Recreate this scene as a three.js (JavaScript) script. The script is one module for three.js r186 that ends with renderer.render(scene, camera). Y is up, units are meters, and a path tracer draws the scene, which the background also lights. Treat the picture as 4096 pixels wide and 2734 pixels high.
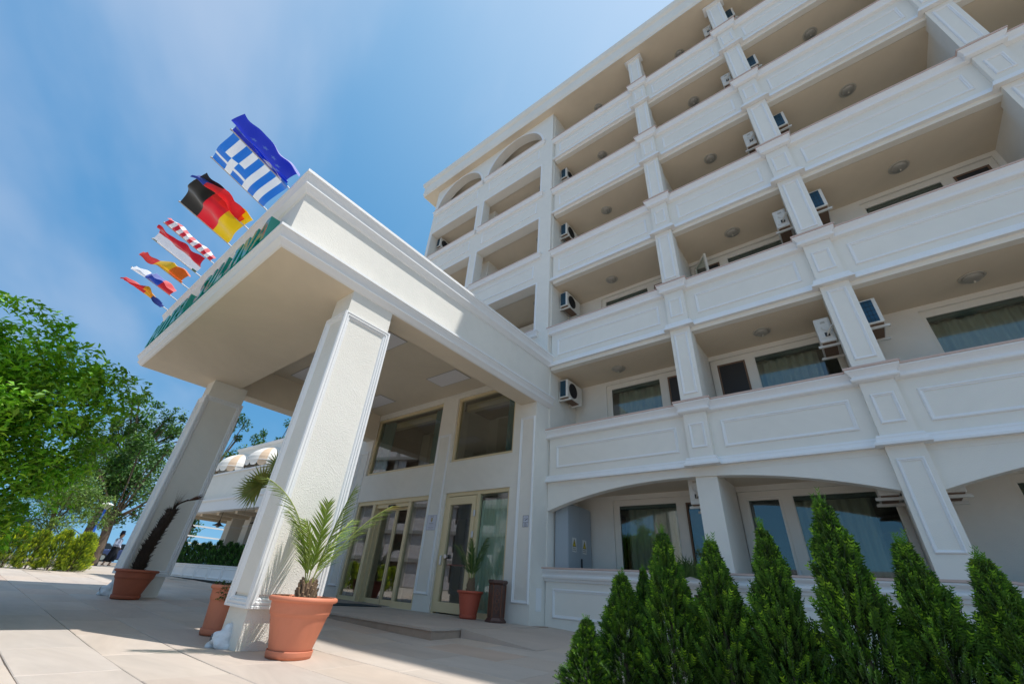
import * as THREE from 'three';
import { mergeGeometries, mergeVertices } from 'three/addons/utils/BufferGeometryUtils.js';
import { MarchingCubes } from 'three/addons/objects/MarchingCubes.js';
import { FontLoader } from 'three/addons/loaders/FontLoader.js';
import { TextGeometry } from 'three/addons/geometries/TextGeometry.js';
import { RoundedBoxGeometry } from 'three/addons/geometries/RoundedBoxGeometry.js';
import { ImprovedNoise } from 'three/addons/math/ImprovedNoise.js';

// ---------------------------------------------------------------- camera, sky, sun, exposure
const scene = new THREE.Scene();
const camera = new THREE.PerspectiveCamera(79.443, 1024 / 683, 0.05, 3000);
camera.position.set(0, 0.70, 7.866);
camera.quaternion.setFromRotationMatrix(new THREE.Matrix4().makeBasis(
  new THREE.Vector3(0.78509564, 0.06610955, -0.61583632),
  new THREE.Vector3(0.27621504, 0.85257043, 0.44365404),
  new THREE.Vector3(0.55437361, -0.51841411, 0.65108887)));
const renderer = new THREE.WebGLRenderer({ antialias: true });
renderer.toneMapping = THREE.LinearToneMapping;
renderer.toneMappingExposure = 1.0;
renderer.shadowMap.enabled = true;
const SUN = new THREE.Vector3(0.40, 1, -0.215).normalize();
const sun = new THREE.DirectionalLight(new THREE.Color(1.0, 0.965, 0.905), 4.8);
sun.position.copy(SUN).multiplyScalar(60).add(new THREE.Vector3(-8, 0, 4));
sun.target.position.set(-8, 0, 4); sun.castShadow = true; sun.shadow.radius = 1;
sun.shadow.mapSize.set(4096, 4096);
Object.assign(sun.shadow.camera, { left: -45, right: 45, top: 45, bottom: -45, near: 1, far: 160 });
scene.add(sun, sun.target);

let seed = 20241;
function rnd() { seed = (seed * 1664525 + 1013904223) >>> 0; return seed / 4294967296; }
const rr = (a, b) => a + (b - a) * rnd();
const noise = new ImprovedNoise();
function fbm(x, y, z, o = 5) { let s = 0, a = 0.5, f = 1; for (let i = 0; i < o; i++) { s += a * noise.noise(x * f, y * f, z * f); a *= 0.5; f *= 2.03; } return s; }
const clamp = (v, a, b) => Math.max(a, Math.min(b, v));
const sstep = (a, b, v) => { const t = clamp((v - a) / (b - a), 0, 1); return t * t * (3 - 2 * t); };

{ // clear summer sky with thin high cirrus
  const W = 2048, H = 1024, data = new Float32Array(W * H * 4);
  for (let j = 0; j < H; j++) for (let i = 0; i < W; i++) {
    const phi = ((i + 0.5) / W - 0.5) * 2 * Math.PI, th = ((j + 0.5) / H - 0.5) * Math.PI;
    const y = Math.sin(th), c = Math.cos(th), x = c * Math.cos(phi), z = c * Math.sin(phi);
    const g = Math.acos(clamp(x * SUN.x + y * SUN.y + z * SUN.z, -1, 1));
    const h = Math.max(y, 0);
    const glow = Math.exp(-g * g * 1.15), hz = Math.exp(-h * 3.4);
    let r = 0.01 + 0.62 * Math.pow(glow, 1.25) + 0.24 * hz, gg = 0.20 + 0.58 * glow + 0.34 * hz, b = 0.55 + 0.45 * glow + 0.27 * hz;
    // cirrus: streaks on a plane high above
    if (y > 0.0) {
      const px = x / (y + 0.16), pz = z / (y + 0.16);
      const u = px * 0.92 + pz * 0.38, v = -px * 0.38 + pz * 0.92;
      let n = fbm(u * 1.1 + 3.1, v * 2.6 + 7.7, 1.3, 6) * 0.9 + fbm(u * 0.45 + 11, v * 0.9 - 4, 5.1, 3) * 1.1;
      const cov = sstep(-0.32, 0.62, n) * sstep(0, 0.12, y);
      const w = cov * (0.26 + 0.42 * glow);
      r += (0.86 - r) * w; gg += (0.92 - gg) * w * 0.92; b += (1.04 - b) * w * 0.8;
    } else { const k = sstep(0, -0.12, y); r = r * (1 - k) + 0.30 * k; gg = gg * (1 - k) + 0.28 * k; b = b * (1 - k) + 0.26 * k; }
    const o = (j * W + i) * 4; data[o] = r; data[o + 1] = gg; data[o + 2] = b; data[o + 3] = 1;
  }
  const t = new THREE.DataTexture(data, W, H, THREE.RGBAFormat, THREE.FloatType);
  t.mapping = THREE.EquirectangularReflectionMapping; t.magFilter = t.minFilter = THREE.LinearFilter; t.needsUpdate = true;
  scene.background = t; scene.environment = t;
}

// ---------------------------------------------------------------- helpers
const used = {};
function numbered(n) { used[n] = (used[n] ?? -1) + 1; return used[n] ? n + '_' + String(used[n]).padStart(3, '0') : n; }
const V3 = (x, y, z) => new THREE.Vector3(x, y, z);
function boxUV(g, s = 1) {
  const p = g.attributes.position, n = g.attributes.normal, uv = new Float32Array(p.count * 2);
  for (let i = 0; i < p.count; i++) {
    const ax = Math.abs(n.getX(i)), ay = Math.abs(n.getY(i)), az = Math.abs(n.getZ(i));
    let u, v;
    if (ay >= ax && ay >= az) { u = p.getX(i); v = p.getZ(i); } else if (ax >= az) { u = p.getZ(i); v = p.getY(i); } else { u = p.getX(i); v = p.getY(i); }
    uv[2 * i] = u * s; uv[2 * i + 1] = v * s;
  }
  g.setAttribute('uv', new THREE.BufferAttribute(uv, 2)); return g;
}
function norm(g, keep = true) { // non-indexed position/normal/uv only
  let q = g.index ? g.toNonIndexed() : g;
  if (!q.attributes.normal || !keep) q.computeVertexNormals();
  for (const k of Object.keys(q.attributes)) if (!['position', 'normal', 'uv', 'color'].includes(k)) q.deleteAttribute(k);
  if (!q.attributes.uv) boxUV(q);
  q.morphAttributes = {}; q.clearGroups(); return q;
}
class MB { // mesh builder: flat shaded pieces in metres
  constructor() { this.p = []; this.gs = []; }
  tri(a, b, c) { this.p.push(...a, ...b, ...c); return this; }
  quad(a, b, c, d) { return this.tri(a, b, c).tri(a, c, d); }
  box(x0, x1, y0, y1, z0, z1) {
    const A = [x0, y0, z0], B = [x1, y0, z0], C = [x1, y1, z0], D = [x0, y1, z0], E = [x0, y0, z1], F = [x1, y0, z1], G = [x1, y1, z1], H = [x0, y1, z1];
    return this.quad(A, D, C, B).quad(E, F, G, H).quad(A, E, H, D).quad(B, C, G, F).quad(D, H, G, C).quad(A, B, F, E);
  }
  hexa(b, t) { // bottom 4, top 4, same winding (counter-clockwise from above)
    this.quad(t[0], t[1], t[2], t[3]).quad(b[3], b[2], b[1], b[0]);
    for (let i = 0; i < 4; i++) { const j = (i + 1) % 4; this.quad(b[i], b[j], t[j], t[i]); } return this;
  }
  sweep(prof, path, closed, map, side = 1) {
    const n = path.length, rows = [];
    const nl = (a, b) => { const dx = b[0] - a[0], dy = b[1] - a[1], l = Math.hypot(dx, dy); return [-dy / l, dx / l]; };
    for (let i = 0; i < n; i++) {
      let n1 = i > 0 || closed ? nl(path[(i - 1 + n) % n], path[i]) : null, n2 = i < n - 1 || closed ? nl(path[i], path[(i + 1) % n]) : null;
      n1 = n1 || n2; n2 = n2 || n1;
      const k = 1 + n1[0] * n2[0] + n1[1] * n2[1], m = [(n1[0] + n2[0]) / k, (n1[1] + n2[1]) / k];
      rows.push(prof.map(([a, b]) => map(path[i][0] + m[0] * a * side, path[i][1] + m[1] * a * side, b)));
    }
    const segs = closed ? n : n - 1;
    for (let i = 0; i < segs; i++) { const r0 = rows[i], r1 = rows[(i + 1) % n]; for (let j = 0; j < prof.length - 1; j++) side > 0 ? this.quad(r0[j], r1[j], r1[j + 1], r0[j + 1]) : this.quad(r0[j], r0[j + 1], r1[j + 1], r1[j]); }
    if (!closed) for (const r of [rows[0], rows[n - 1]]) for (let j = 1; j < r.length - 1; j++) this.tri(r[0], r[j], r[j + 1]);
    return this;
  }
  frame(x0, x1, y0, y1, z, prof, plane = 'z') { // moulded rectangle on a vertical plane
    const mp = plane === 'z' ? (u, v, w) => [u, v, z + w] : (u, v, w) => [z + w, v, u];
    return this.sweep(prof, [[x0, y0], [x1, y0], [x1, y1], [x0, y1]], true, mp, 1);
  }
  add(g, m) { const q = norm(g.clone()); if (m) q.applyMatrix4(m); this.gs.push(q); return this; }
  geo() {
    const list = [...this.gs];
    if (this.p.length) { const g = new THREE.BufferGeometry(); g.setAttribute('position', new THREE.Float32BufferAttribute(this.p, 3)); g.computeVertexNormals(); boxUV(g); list.push(g); }
    return list.length === 1 ? list[0] : mergeGeometries(list);
  }
}
const mb = () => new MB();
function part(name, g, m, parent, label) {
  const o = new THREE.Mesh(g instanceof MB ? g.geo() : g, m); o.name = name; parent.add(o);
  if (label) o.userData.label = label; return o;
}
function thing(name, label, category, pos, turn, group) {
  const o = new THREE.Group(); o.name = numbered(name); o.userData = { label, category }; if (group) o.userData.group = group;
  if (pos) o.position.set(...pos); if (turn) o.rotation.y = turn; scene.add(o); return o;
}
function struct(name, g, m) { const o = new THREE.Mesh(g instanceof MB ? g.geo() : g, m); o.name = numbered(name); o.userData.kind = 'structure'; scene.add(o); return o; }
function copy(o, label, pos, turn, sc) {
  const c = o.clone(); c.name = numbered(o.name.replace(/_\d\d\d$/, '')); c.userData = { ...o.userData, label };
  if (pos) c.position.set(...pos); if (turn !== undefined) c.rotation.y = turn; if (sc) c.scale.copy(sc.isVector3 ? sc : V3(sc, sc, sc)); scene.add(c); return c;
}
const mat4 = (x, y, z, rx = 0, ry = 0, rz = 0, sx = 1, sy = sx, sz = sx) => new THREE.Matrix4().compose(V3(x, y, z), new THREE.Quaternion().setFromEuler(new THREE.Euler(rx, ry, rz, 'YXZ')), V3(sx, sy, sz));
function rod(a, b, r, seg = 8, r2 = r) { // straight bar between two points
  const A = V3(...a), B = V3(...b), d = B.clone().sub(A), g = new THREE.CylinderGeometry(r2, r, d.length(), seg);
  g.applyMatrix4(new THREE.Matrix4().compose(A.clone().add(B).multiplyScalar(0.5), new THREE.Quaternion().setFromUnitVectors(V3(0, 1, 0), d.clone().normalize()), V3(1, 1, 1)));
  return norm(g);
}
function tube(pts, r, seg = 16, rad = 7) { return norm(new THREE.TubeGeometry(new THREE.CatmullRomCurve3(pts.map(p => V3(...p))), seg, r, rad, false)); }

// ---------------------------------------------------------------- textures and materials
function gray(N, f) { const d = new Uint8Array(N * N * 4); for (let j = 0; j < N; j++) for (let i = 0; i < N; i++) { const v = clamp(f(i / N, j / N) * 255, 0, 255), o = (j * N + i) * 4; d[o] = d[o + 1] = d[o + 2] = v; d[o + 3] = 255; } return d; }
function dtex(d, N, srgb, rep = 1) { const t = new THREE.DataTexture(d, N, N); t.wrapS = t.wrapT = THREE.RepeatWrapping; t.magFilter = THREE.LinearFilter; t.minFilter = THREE.LinearMipmapLinearFilter; t.generateMipmaps = true; t.repeat.set(rep, rep); if (srgb) t.colorSpace = THREE.SRGBColorSpace; t.needsUpdate = true; return t; }
// tileable noise on a torus
function tn(u, v, f, z = 0, o = 4) { const a = u * 2 * Math.PI, b = v * 2 * Math.PI, k = f / (2 * Math.PI); return fbm(Math.cos(a) * k + 5.2, Math.sin(a) * k + Math.cos(b) * k * 1.31 + 1.7, Math.sin(b) * k + z, o); }
const stuccoBump = dtex(gray(512, (u, v) => { const w = tn(u, v, 60, 3, 3), w2 = tn(u, v, 120, 9, 2); const worm = Math.abs(w) * 2.2; return 0.25 + worm * 0.75 + w2 * 0.35; }), 512, false, 0.9);
const finBump = dtex(gray(512, (u, v) => 0.5 + tn(u, v, 90, 4, 3) * 0.9), 512, false, 1.3);
function tint(N, base, amp, f, z, rep, o = 5) { // colour cloth: albedo with fine and coarse irregular patches
  const d = new Uint8Array(N * N * 4), c = new THREE.Color();
  for (let j = 0; j < N; j++) for (let i = 0; i < N; i++) {
    const u = i / N, v = j / N, k = 1 + amp * (tn(u, v, f, z, o) * 1.3 + tn(u, v, f * 6, z + 4, 2) * 0.7), q = 1 + amp * 0.5 * tn(u, v, f * 0.7, z + 9, 3);
    c.setRGB(base[0] * k, base[1] * k * (0.5 + 0.5 * q), base[2] * k * q).convertLinearToSRGB();
    const p = (j * N + i) * 4; d[p] = clamp(c.r * 255, 0, 255); d[p + 1] = clamp(c.g * 255, 0, 255); d[p + 2] = clamp(c.b * 255, 0, 255); d[p + 3] = 255;
  } return dtex(d, N, true, rep);
}
const lin = (r, g, b) => new THREE.Color().setRGB(r, g, b);
const std = (c, rough = 0.8, o = {}) => new THREE.MeshStandardMaterial({ color: Array.isArray(c) ? lin(...c) : c, roughness: rough, ...o });
const M = {};
M.stucco = std([1, 1, 1], 0.92, { map: tint(512, [0.78, 0.75, 0.685], 0.07, 3, 1, 0.28), bumpMap: stuccoBump, bumpScale: 0.004 });
M.render = std([1, 1, 1], 0.9, { map: tint(512, [0.79, 0.76, 0.695], 0.05, 4, 21, 0.23), bumpMap: finBump, bumpScale: 0.0016 });
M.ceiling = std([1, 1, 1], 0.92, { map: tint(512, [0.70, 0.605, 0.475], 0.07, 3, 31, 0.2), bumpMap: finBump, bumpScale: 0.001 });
M.trim = std([1, 1, 1], 0.65, { map: tint(256, [0.80, 0.80, 0.80], 0.035, 4, 41, 0.5), bumpMap: finBump, bumpScale: 0.0004 });
M.coping = std([0.58, 0.43, 0.37], 0.7);
M.pvc = std([0.78, 0.74, 0.66], 0.42);
M.gold = std([0.70, 0.58, 0.36], 0.38, { metalness: 0.15 });
M.glass = new THREE.MeshPhysicalMaterial({ color: lin(0.86, 0.92, 0.9), roughness: 0.015, transmission: 1, thickness: 0, ior: 1.75 });
M.darkglass = new THREE.MeshPhysicalMaterial({ color: lin(0.80, 0.82, 0.79), roughness: 0.015, transmission: 1, thickness: 0, ior: 2.0 });
M.screen = new THREE.MeshPhysicalMaterial({ color: lin(0.03, 0.028, 0.028), roughness: 0.6, ior: 1.5, bumpMap: finBump, bumpScale: 0.0005 });
M.room = std([0.27, 0.20, 0.145], 0.9);
M.roomFloor = std([0.16, 0.10, 0.07], 0.5);
M.curtain = std([0.36, 0.33, 0.25], 0.95, { side: THREE.DoubleSide });
M.blind = std([0.52, 0.58, 0.47], 0.9, { side: THREE.DoubleSide });
M.boxTop = std([0.11, 0.13, 0.12], 0.8);
M.teal = std([0.06, 0.24, 0.26], 0.85, { side: THREE.DoubleSide });
M.steel = std([0.62, 0.62, 0.64], 0.28, { metalness: 0.95 });
M.acw = std([1, 1, 1], 0.5, { map: tint(128, [0.70, 0.68, 0.63], 0.10, 5, 51, 1.5) });
M.coil = std([0.03, 0.085, 0.13], 0.4, { metalness: 0.5 });
M.black = std([0.02, 0.02, 0.022], 0.6);
M.hose = std([0.62, 0.58, 0.50], 0.7);
M.rust = std([0.19, 0.12, 0.08], 0.85);
M.lampGlass = new THREE.MeshPhysicalMaterial({ color: lin(0.30, 0.285, 0.25), roughness: 0.35, clearcoat: 0.4 });
M.lampRim = std([0.46, 0.43, 0.37], 0.5);
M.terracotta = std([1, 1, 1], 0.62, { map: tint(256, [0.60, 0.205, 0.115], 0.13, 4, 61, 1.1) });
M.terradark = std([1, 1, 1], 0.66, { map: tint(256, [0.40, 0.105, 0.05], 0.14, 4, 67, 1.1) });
M.terrared = std([1, 1, 1], 0.62, { map: tint(256, [0.50, 0.10, 0.055], 0.12, 4, 71, 1.1) });
M.soil = std([0.06, 0.042, 0.03], 1);
M.bark = std([1, 1, 1], 0.95, { map: tint(128, [0.13, 0.095, 0.07], 0.5, 6, 81, 1.5) });
M.palmbark = std([0.23, 0.155, 0.095], 0.95);
M.deadbark = std([0.052, 0.034, 0.024], 1);
M.deadleaf = std([0.13, 0.055, 0.028], 0.9, { side: THREE.DoubleSide });
const leafMat = (c, tr = 0.4, rough = 0.6) => new THREE.MeshPhysicalMaterial({ color: lin(...c), roughness: rough, transmission: tr, thickness: 0, ior: 1.4, side: THREE.DoubleSide, vertexColors: true });
M.leafNear = leafMat([0.20, 0.46, 0.018], 0.42);
M.leafFar = leafMat([0.07, 0.20, 0.022], 0.35);
M.leafMid = leafMat([0.15, 0.28, 0.028], 0.35);
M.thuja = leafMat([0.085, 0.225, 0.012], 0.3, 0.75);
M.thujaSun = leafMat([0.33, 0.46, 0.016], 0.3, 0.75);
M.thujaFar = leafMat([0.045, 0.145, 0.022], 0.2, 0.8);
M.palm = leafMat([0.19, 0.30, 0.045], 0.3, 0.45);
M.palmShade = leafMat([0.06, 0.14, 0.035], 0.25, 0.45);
M.fan = leafMat([0.15, 0.20, 0.035], 0.3, 0.5);
M.green = std([0.006, 0.27, 0.20], 0.25);
M.greenEdge = std([0.006, 0.15, 0.12], 0.4);
M.wood = std([1, 1, 1], 0.35, { map: tint(256, [0.075, 0.028, 0.018], 0.35, 5, 91, 1.2) });
M.woodMid = std([0.16, 0.055, 0.025], 0.35);
M.mat = std([0.015, 0.03, 0.035], 1);
M.cabinet = std([0.36, 0.41, 0.45], 0.5);
M.panelLilac = std([0.80, 0.77, 0.78], 0.55);
M.white = std([0.80, 0.80, 0.79], 0.5);
M.drain = std([1, 1, 1], 0.3, { map: tint(128, [0.66, 0.70, 0.74], 0.12, 5, 95, 2) });
M.pole = std([0.50, 0.50, 0.52], 0.5, { metalness: 0.3 });
// ---------------------------------------------------------------- ground
const gY = (x, z) => 0.022 * clamp(-5.4 - x, 0, 20) + 0.03 * clamp(5.2 - z, 0, 4) * sstep(-16, -12.5, x);
function sheet(xs, zs, dy, dense = 1) {
  const m = mb();
  for (let i = 0; i < xs.length - 1; i++) for (let j = 0; j < zs.length - 1; j++) {
    const a = xs[i], b = xs[i + 1], c = zs[j], d = zs[j + 1], P = (x, z) => [x, gY(x, z) + dy, z];
    m.quad(P(a, d), P(b, d), P(b, c), P(a, c));
  } return m;
}
const range = (a, b, n) => Array.from({ length: n + 1 }, (_, i) => a + (b - a) * i / n);
M.ground = std([1, 1, 1], 0.95, { map: tint(512, [0.34, 0.30, 0.25], 0.18, 6, 101, 0.06), bumpMap: finBump, bumpScale: 0.002 });
M.fore = std([1, 1, 1], 0.85, { map: tint(512, [0.48, 0.41, 0.35], 0.12, 5, 103, 0.15), bumpMap: finBump, bumpScale: 0.001 });
M.asphalt = std([1, 1, 1], 0.95, { map: tint(256, [0.27, 0.235, 0.21], 0.12, 6, 107, 0.2) });
M.grout = std([0.30, 0.255, 0.215], 1);
struct('ground', sheet([-900, -300, -120, -80, ...range(-60, -6, 27), -5.4, 0, 10, 40, 150, 900], [-900, -300, -100, -40, -10, 0, 1.2, 3, 5.2, 8, 20, 60, 300, 900], -0.06), M.ground);
struct('forecourt', sheet(range(-37, -19.8, 18), range(-10, 16, 26), -0.012), M.fore);
struct('forecourt', sheet([-19.8, -16, -12, -8, -5.4, -2, 2, 6, 12], range(8.4, 20, 6), -0.012), M.fore);
struct('road', sheet(range(-47, -37, 10), [-60, -20, 0, 10, 20, 60], -0.02), M.asphalt);
{ // low kerb and dry grass verge beyond the road
  M.grassDry = std([1, 1, 1], 1, { map: tint(256, [0.24, 0.225, 0.09], 0.5, 9, 109, 0.3) });
  const k = mb().box(-47.31, -47.0, 0.3, 0.62, -60, 60);
  struct('kerb', k, M.fore);
  struct('verge', mb().box(-62, -47.3, 0.2, 0.60, -60, 60), M.grassDry);
  M.water = new THREE.MeshPhysicalMaterial({ color: lin(0.05, 0.16, 0.30), roughness: 0.25 });
  struct('sea', mb().quad([-1400, 0.52, 900], [-95, 0.52, 900], [-95, 0.52, -900], [-1400, 0.52, -900]), M.water);
}
{ // sandstone paving, slab by slab
  const base = struct('terrace_paving', sheet(range(-19.8, 2.4, 37), range(-1.2, 8.4, 16), -0.014), M.grout);
  const cols = [[0.50, 0.42, 0.355], [0.525, 0.435, 0.36], [0.485, 0.415, 0.36], [0.52, 0.40, 0.32], [0.505, 0.44, 0.385], [0.54, 0.46, 0.39]];
  const mats = cols.map((c, i) => std([1, 1, 1], 0.62, { map: tint(512, c, 0.15, 3, 111 + i * 7, 0.45), bumpMap: finBump, bumpScale: 0.0008 }));
  let n = 0;
  for (let r = 0; r < 16; r++) {
    const z0 = -1.26 + r * 0.6, off = (r % 2) * 0.6 + (r % 3) * 0.13;
    for (let c = 0; c < 19; c++) {
      const x0 = -19.9 + off + c * 1.2, x1 = Math.min(x0 + 1.2, 2.4), z1 = z0 + 0.6;
      if (x0 > 2.0) continue;
      if (z1 < 0.6 && (x0 > -5.6 || x0 < -13.2)) continue;
      if (x1 < -5.2 && x1 > -12.9 && z1 < 3.0) continue; // under the entrance step
      if (z0 > 3.0 && z0 < 4.4 && x0 > -2.0) continue;    // planting bed
      if (z0 > 4.4 && x0 > -0.9) continue;                // never in view
      const g = 0.0035, e = 0.005, P = (x, z, d) => [x, gY(x, z) + d, z], t = rr(-0.0015, 0.0015);
      const m = mb(), B = (d, i) => [P(x0 + g + i, z1 - g - i, d), P(x1 - g - i, z1 - g - i, d), P(x1 - g - i, z0 + g + i, d), P(x0 + g + i, z0 + g + i, d)];
      m.hexa(B(-0.02, 0), B(t - 0.004, 0)).hexa(B(t - 0.004, 0), B(t, e));
      const ge = m.geo(), uv = ge.attributes.uv, du = rnd() * 7, dv = rnd() * 7;
      for (let i = 0; i < uv.count; i++) uv.setXY(i, uv.getX(i) * 0.55 + du, uv.getY(i) * 1.5 + dv);
      part('tile', ge, mats[Math.floor(rnd() * mats.length)], base); n++;
    }
  }
}
// ---------------------------------------------------------------- main building
const hotel = thing('hotel_building', 'white six storey hotel with rows of panelled balconies and two arches', 'building');
const PT = [4.04, 6.93, 9.80, 12.68, 15.56];                    // parapet tops
const CE = [2.74, 5.63, 8.50, 11.38, 14.26, 17.3];              // balcony ceilings
const BAYS = [[-5.30, -2.18], [-1.77, 0.51], [0.93, 3.86], [4.25, 7.20]];
const PIERS = [[-2.18, -1.77], [0.51, 0.93], [3.86, 4.25], [7.20, 7.60]];
const ROOF = 17.3, BACK = -1.3;
const corniceP = [[-0.15, -0.03], [0.115, -0.03], [0.115, -0.055], [0.10, -0.07], [0.078, -0.10], [0.06, -0.135], [0.055, -0.165], [0.078, -0.17], [0.082, -0.19], [0.072, -0.212], [0.0, -0.235]];
const bandP = [[0, 0], [0.04, 0], [0.045, -0.02], [0.052, -0.028], [0.052, -0.05], [0.062, -0.08], [0.082, -0.105], [0.085, -0.14], [0, -0.14]];
const panelP = [[-0.028, 0], [-0.026, 0.014], [-0.012, 0.024], [0.002, 0.022], [0.008, 0.012], [0.026, 0.010], [0.028, 0]];
const smallP = panelP.map(([a, b]) => [a * 0.8, b * 0.9]);
const flatY = (y) => (u, v, w) => [u, y + w, v];
{ // slabs, back wall, outer shell
  const shell = mb();
  shell.box(-12.05, 8.0, 0, ROOF, -8.2, -8.0).box(7.62, 7.9, 0, ROOF, -8, -0.2).box(-12.05, -11.9, 6.0, ROOF, -8, -0.25);
  part('outer_wall', shell, M.render, hotel);
  for (let k = 0; k < 6; k++) {
    const y0 = k < 5 ? CE[k] : ROOF, y1 = k < 5 ? PT[k] - 1.0 : ROOF + 0.2;
    if (k === 5) continue;
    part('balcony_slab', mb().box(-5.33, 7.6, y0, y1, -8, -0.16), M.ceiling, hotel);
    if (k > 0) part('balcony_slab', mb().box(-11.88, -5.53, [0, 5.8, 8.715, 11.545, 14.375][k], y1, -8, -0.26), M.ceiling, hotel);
  }
  part('terrace_floor', mb().box(-5.33, 7.6, -0.2, 0.22, -8, -0.2), M.fore, hotel);
  // return wall beside the first bay and partitions behind the piers
  part('side_wall', mb().box(-5.53, -5.33, 0.0, ROOF, -1.5, -0.02), M.render, hotel);
  for (const [a, b] of PIERS) for (let k = 0; k < 6; k++) {
    const y0 = k ? PT[k - 1] - 1.0 : 0.2, y1 = CE[k];
    part('partition_wall', mb().box(a + 0.045, b - 0.045, y0, y1, BACK - 0.1, k ? -0.26 : -0.05), M.render, hotel);
  }
}
// window units: [frame x0,x1, list of lights [x0,x1,kind]]
const UNITS = [
  { o: [-4.42, -2.13], l: [[-4.31, -3.0, 'w'], [-2.84, -2.2, 'd']] },
  { o: [-1.815, 0.555], l: [[-1.70, -1.09, 'd'], [-0.93, 0.47, 'w']] },
  { o: [1.80, 3.82], l: [[1.85, 3.08, 'w'], [3.22, 3.76, 'd']] },
  { o: [4.70, 7.10], l: [[4.80, 6.15, 'w'], [6.30, 7.0, 'd']] }];
function wavy(x0, x1, y0, y1, z, amp, per, ph = 0) {
  const n = Math.max(16, Math.round((x1 - x0) / per * 8)), m = mb(), zz = x => z + amp * Math.sin((x - x0) / per * 6.283 + ph + 0.7 * Math.sin(x * 5.1 + ph)) + amp * 0.4 * Math.sin(x * 17 + ph);
  const g = new THREE.PlaneGeometry(x1 - x0, y1 - y0, n, 4), p = g.attributes.position;
  for (let i = 0; i < p.count; i++) { const x = p.getX(i) + (x0 + x1) / 2, y = p.getY(i) + (y0 + y1) / 2; p.setXYZ(i, x, y, zz(x + 0.012 * Math.sin(y * 2.1))); }
  g.computeVertexNormals(); return norm(g);
}
for (let k = 0; k < 6; k++) { // k = 0 ground floor, 1..5 balcony floors
  const y0 = k ? PT[k - 1] - 1.0 : 0.22, yc = CE[k], yt = yc - 0.20;
  for (let b = 0; b < 4; b++) {
    const [bx0, bx1] = BAYS[b], u = UNITS[b], [ox0, ox1] = u.o;
    const w = mb().box(bx0 - 0.25, ox0, y0, yc, BACK - 0.2, BACK).box(ox1, bx1 + 0.3, y0, yc, BACK - 0.2, BACK).box(ox0, ox1, yt + 0.1, yc, BACK - 0.2, BACK);
    part('rear_wall', w, M.render, hotel);
    const f = mb(), zf = BACK - 0.055, zb = BACK - 0.13;
    const yT = yt, yB = y0 + 0.05;
    f.box(ox0, ox1, yT, yT + 0.1, zb, zf).box(ox0, ox1, y0, yB, zb, zf);
    let px = ox0; for (const [a, c] of u.l) { f.box(px, a, yB, yT, zb, zf); px = c; } f.box(px, ox1, yB, yT, zb, zf);
    for (const [a, c] of u.l) f.frame(a, c, yB, yT, zf - 0.03, [[0, 0.028], [0.018, 0.02], [0.02, 0]]);
    const win = part('window', f, M.pvc, hotel);
    for (const [a, c, kind] of u.l) {
      const openDoor = kind === 'd';
      if (openDoor && k > 0 || (openDoor && k === 0)) { // door leaf with insect screen
        const fr = mb(); const e = 0.055; fr.box(a + 0.012, a + e, yB, yT - 0.012, zb + 0.01, zf - 0.015).box(c - e, c - 0.012, yB, yT - 0.012, zb + 0.01, zf - 0.015).box(a + e, c - e, yT - e, yT - 0.012, zb + 0.01, zf - 0.015);
        part('door_frame', fr, (b === 0 || k) ? M.rust : M.pvc, win);
        part('pane', mb().box(a + e, c - e, yB, yT - e, zb + 0.025, zb + 0.031), M.glass, win);
        part('insect_screen', mb().box(a + e, c - e, yB, yT - e, ...(k ? [zb + 0.05, zb + 0.053] : [zb + 0.004, zb + 0.008])), M.screen, win);
        part('handle', mb().box(c - 0.02, c + 0.01, y0 + 0.98, y0 + 1.12, zf - 0.01, zf + 0.03), M.white, win);
      } else {
        part('pane', mb().box(a, c, yB, yT, zb + 0.03, zb + 0.04), M.glass, win);
        const cx1 = b === 1 ? c - 0.30 : c + 0.02;
        part('blind_box', mb().box(a, c, yT - 0.08, yT, zb - 0.1, zb), M.boxTop, win);
        part('curtain', wavy(a - (b ? 0.02 : -0.11), cx1, y0, yT - 0.06, BACK - 0.3, 0.03, 0.15, k * 1.7 + b), M.curtain, win);
      }
    }
  }
}
{ // the sash that stands tilted open on the second balcony row
  const k = 2, y1 = CE[k] - 0.22, y0 = PT[k - 1] - 0.95, a = -1.70, c = -1.09, fr = mb();
  fr.box(0, 0.05, y0, y1, -0.03, 0.02).box(c - a - 0.05, c - a, y0, y1, -0.03, 0.02).box(0.05, c - a - 0.05, y1 - 0.05, y1, -0.03, 0.02).box(0.05, c - a - 0.05, y0, y0 + 0.05, -0.03, 0.02);
  const o = part('open_sash', fr, M.pvc, hotel); o.position.set(a, 0, BACK - 0.03); o.rotation.y = -0.9;
  part('pane', mb().box(0.05, c - a - 0.05, y0 + 0.05, y1 - 0.05, -0.008, 0), M.glass, o);
}
// parapets: one per bay and floor
function parapet(x0, x1, P, lowBand = true) {
  const body = mb().box(x0, x1, P - 1.3, P - 0.1, -0.15, 0);
  const o = part('parapet', body, M.render, hotel);
  const l = x0 < -5 ? x0 - 0.09 : x0;
  part('cornice', mb().sweep(corniceP, [[l, 0], [x1, 0]], false, flatY(P), 1), M.trim, o);
  part('coping', mb().box(l - 0.01, x1, P - 0.028, P, -0.17, 0.128), M.coping, o);
  if (lowBand) part('band', mb().sweep(bandP, [[l, 0], [x1, 0]], false, flatY(P - 1.07), 1), M.trim, o);
  part('panel_moulding', mb().frame(x0 + 0.22, x1 - 0.22, P - 0.88, P - 0.44, 0, panelP), M.trim, o);
  return o;
}
for (let k = 0; k < 5; k++) for (const [a, b] of BAYS) parapet(a, b, PT[k]);
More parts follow.
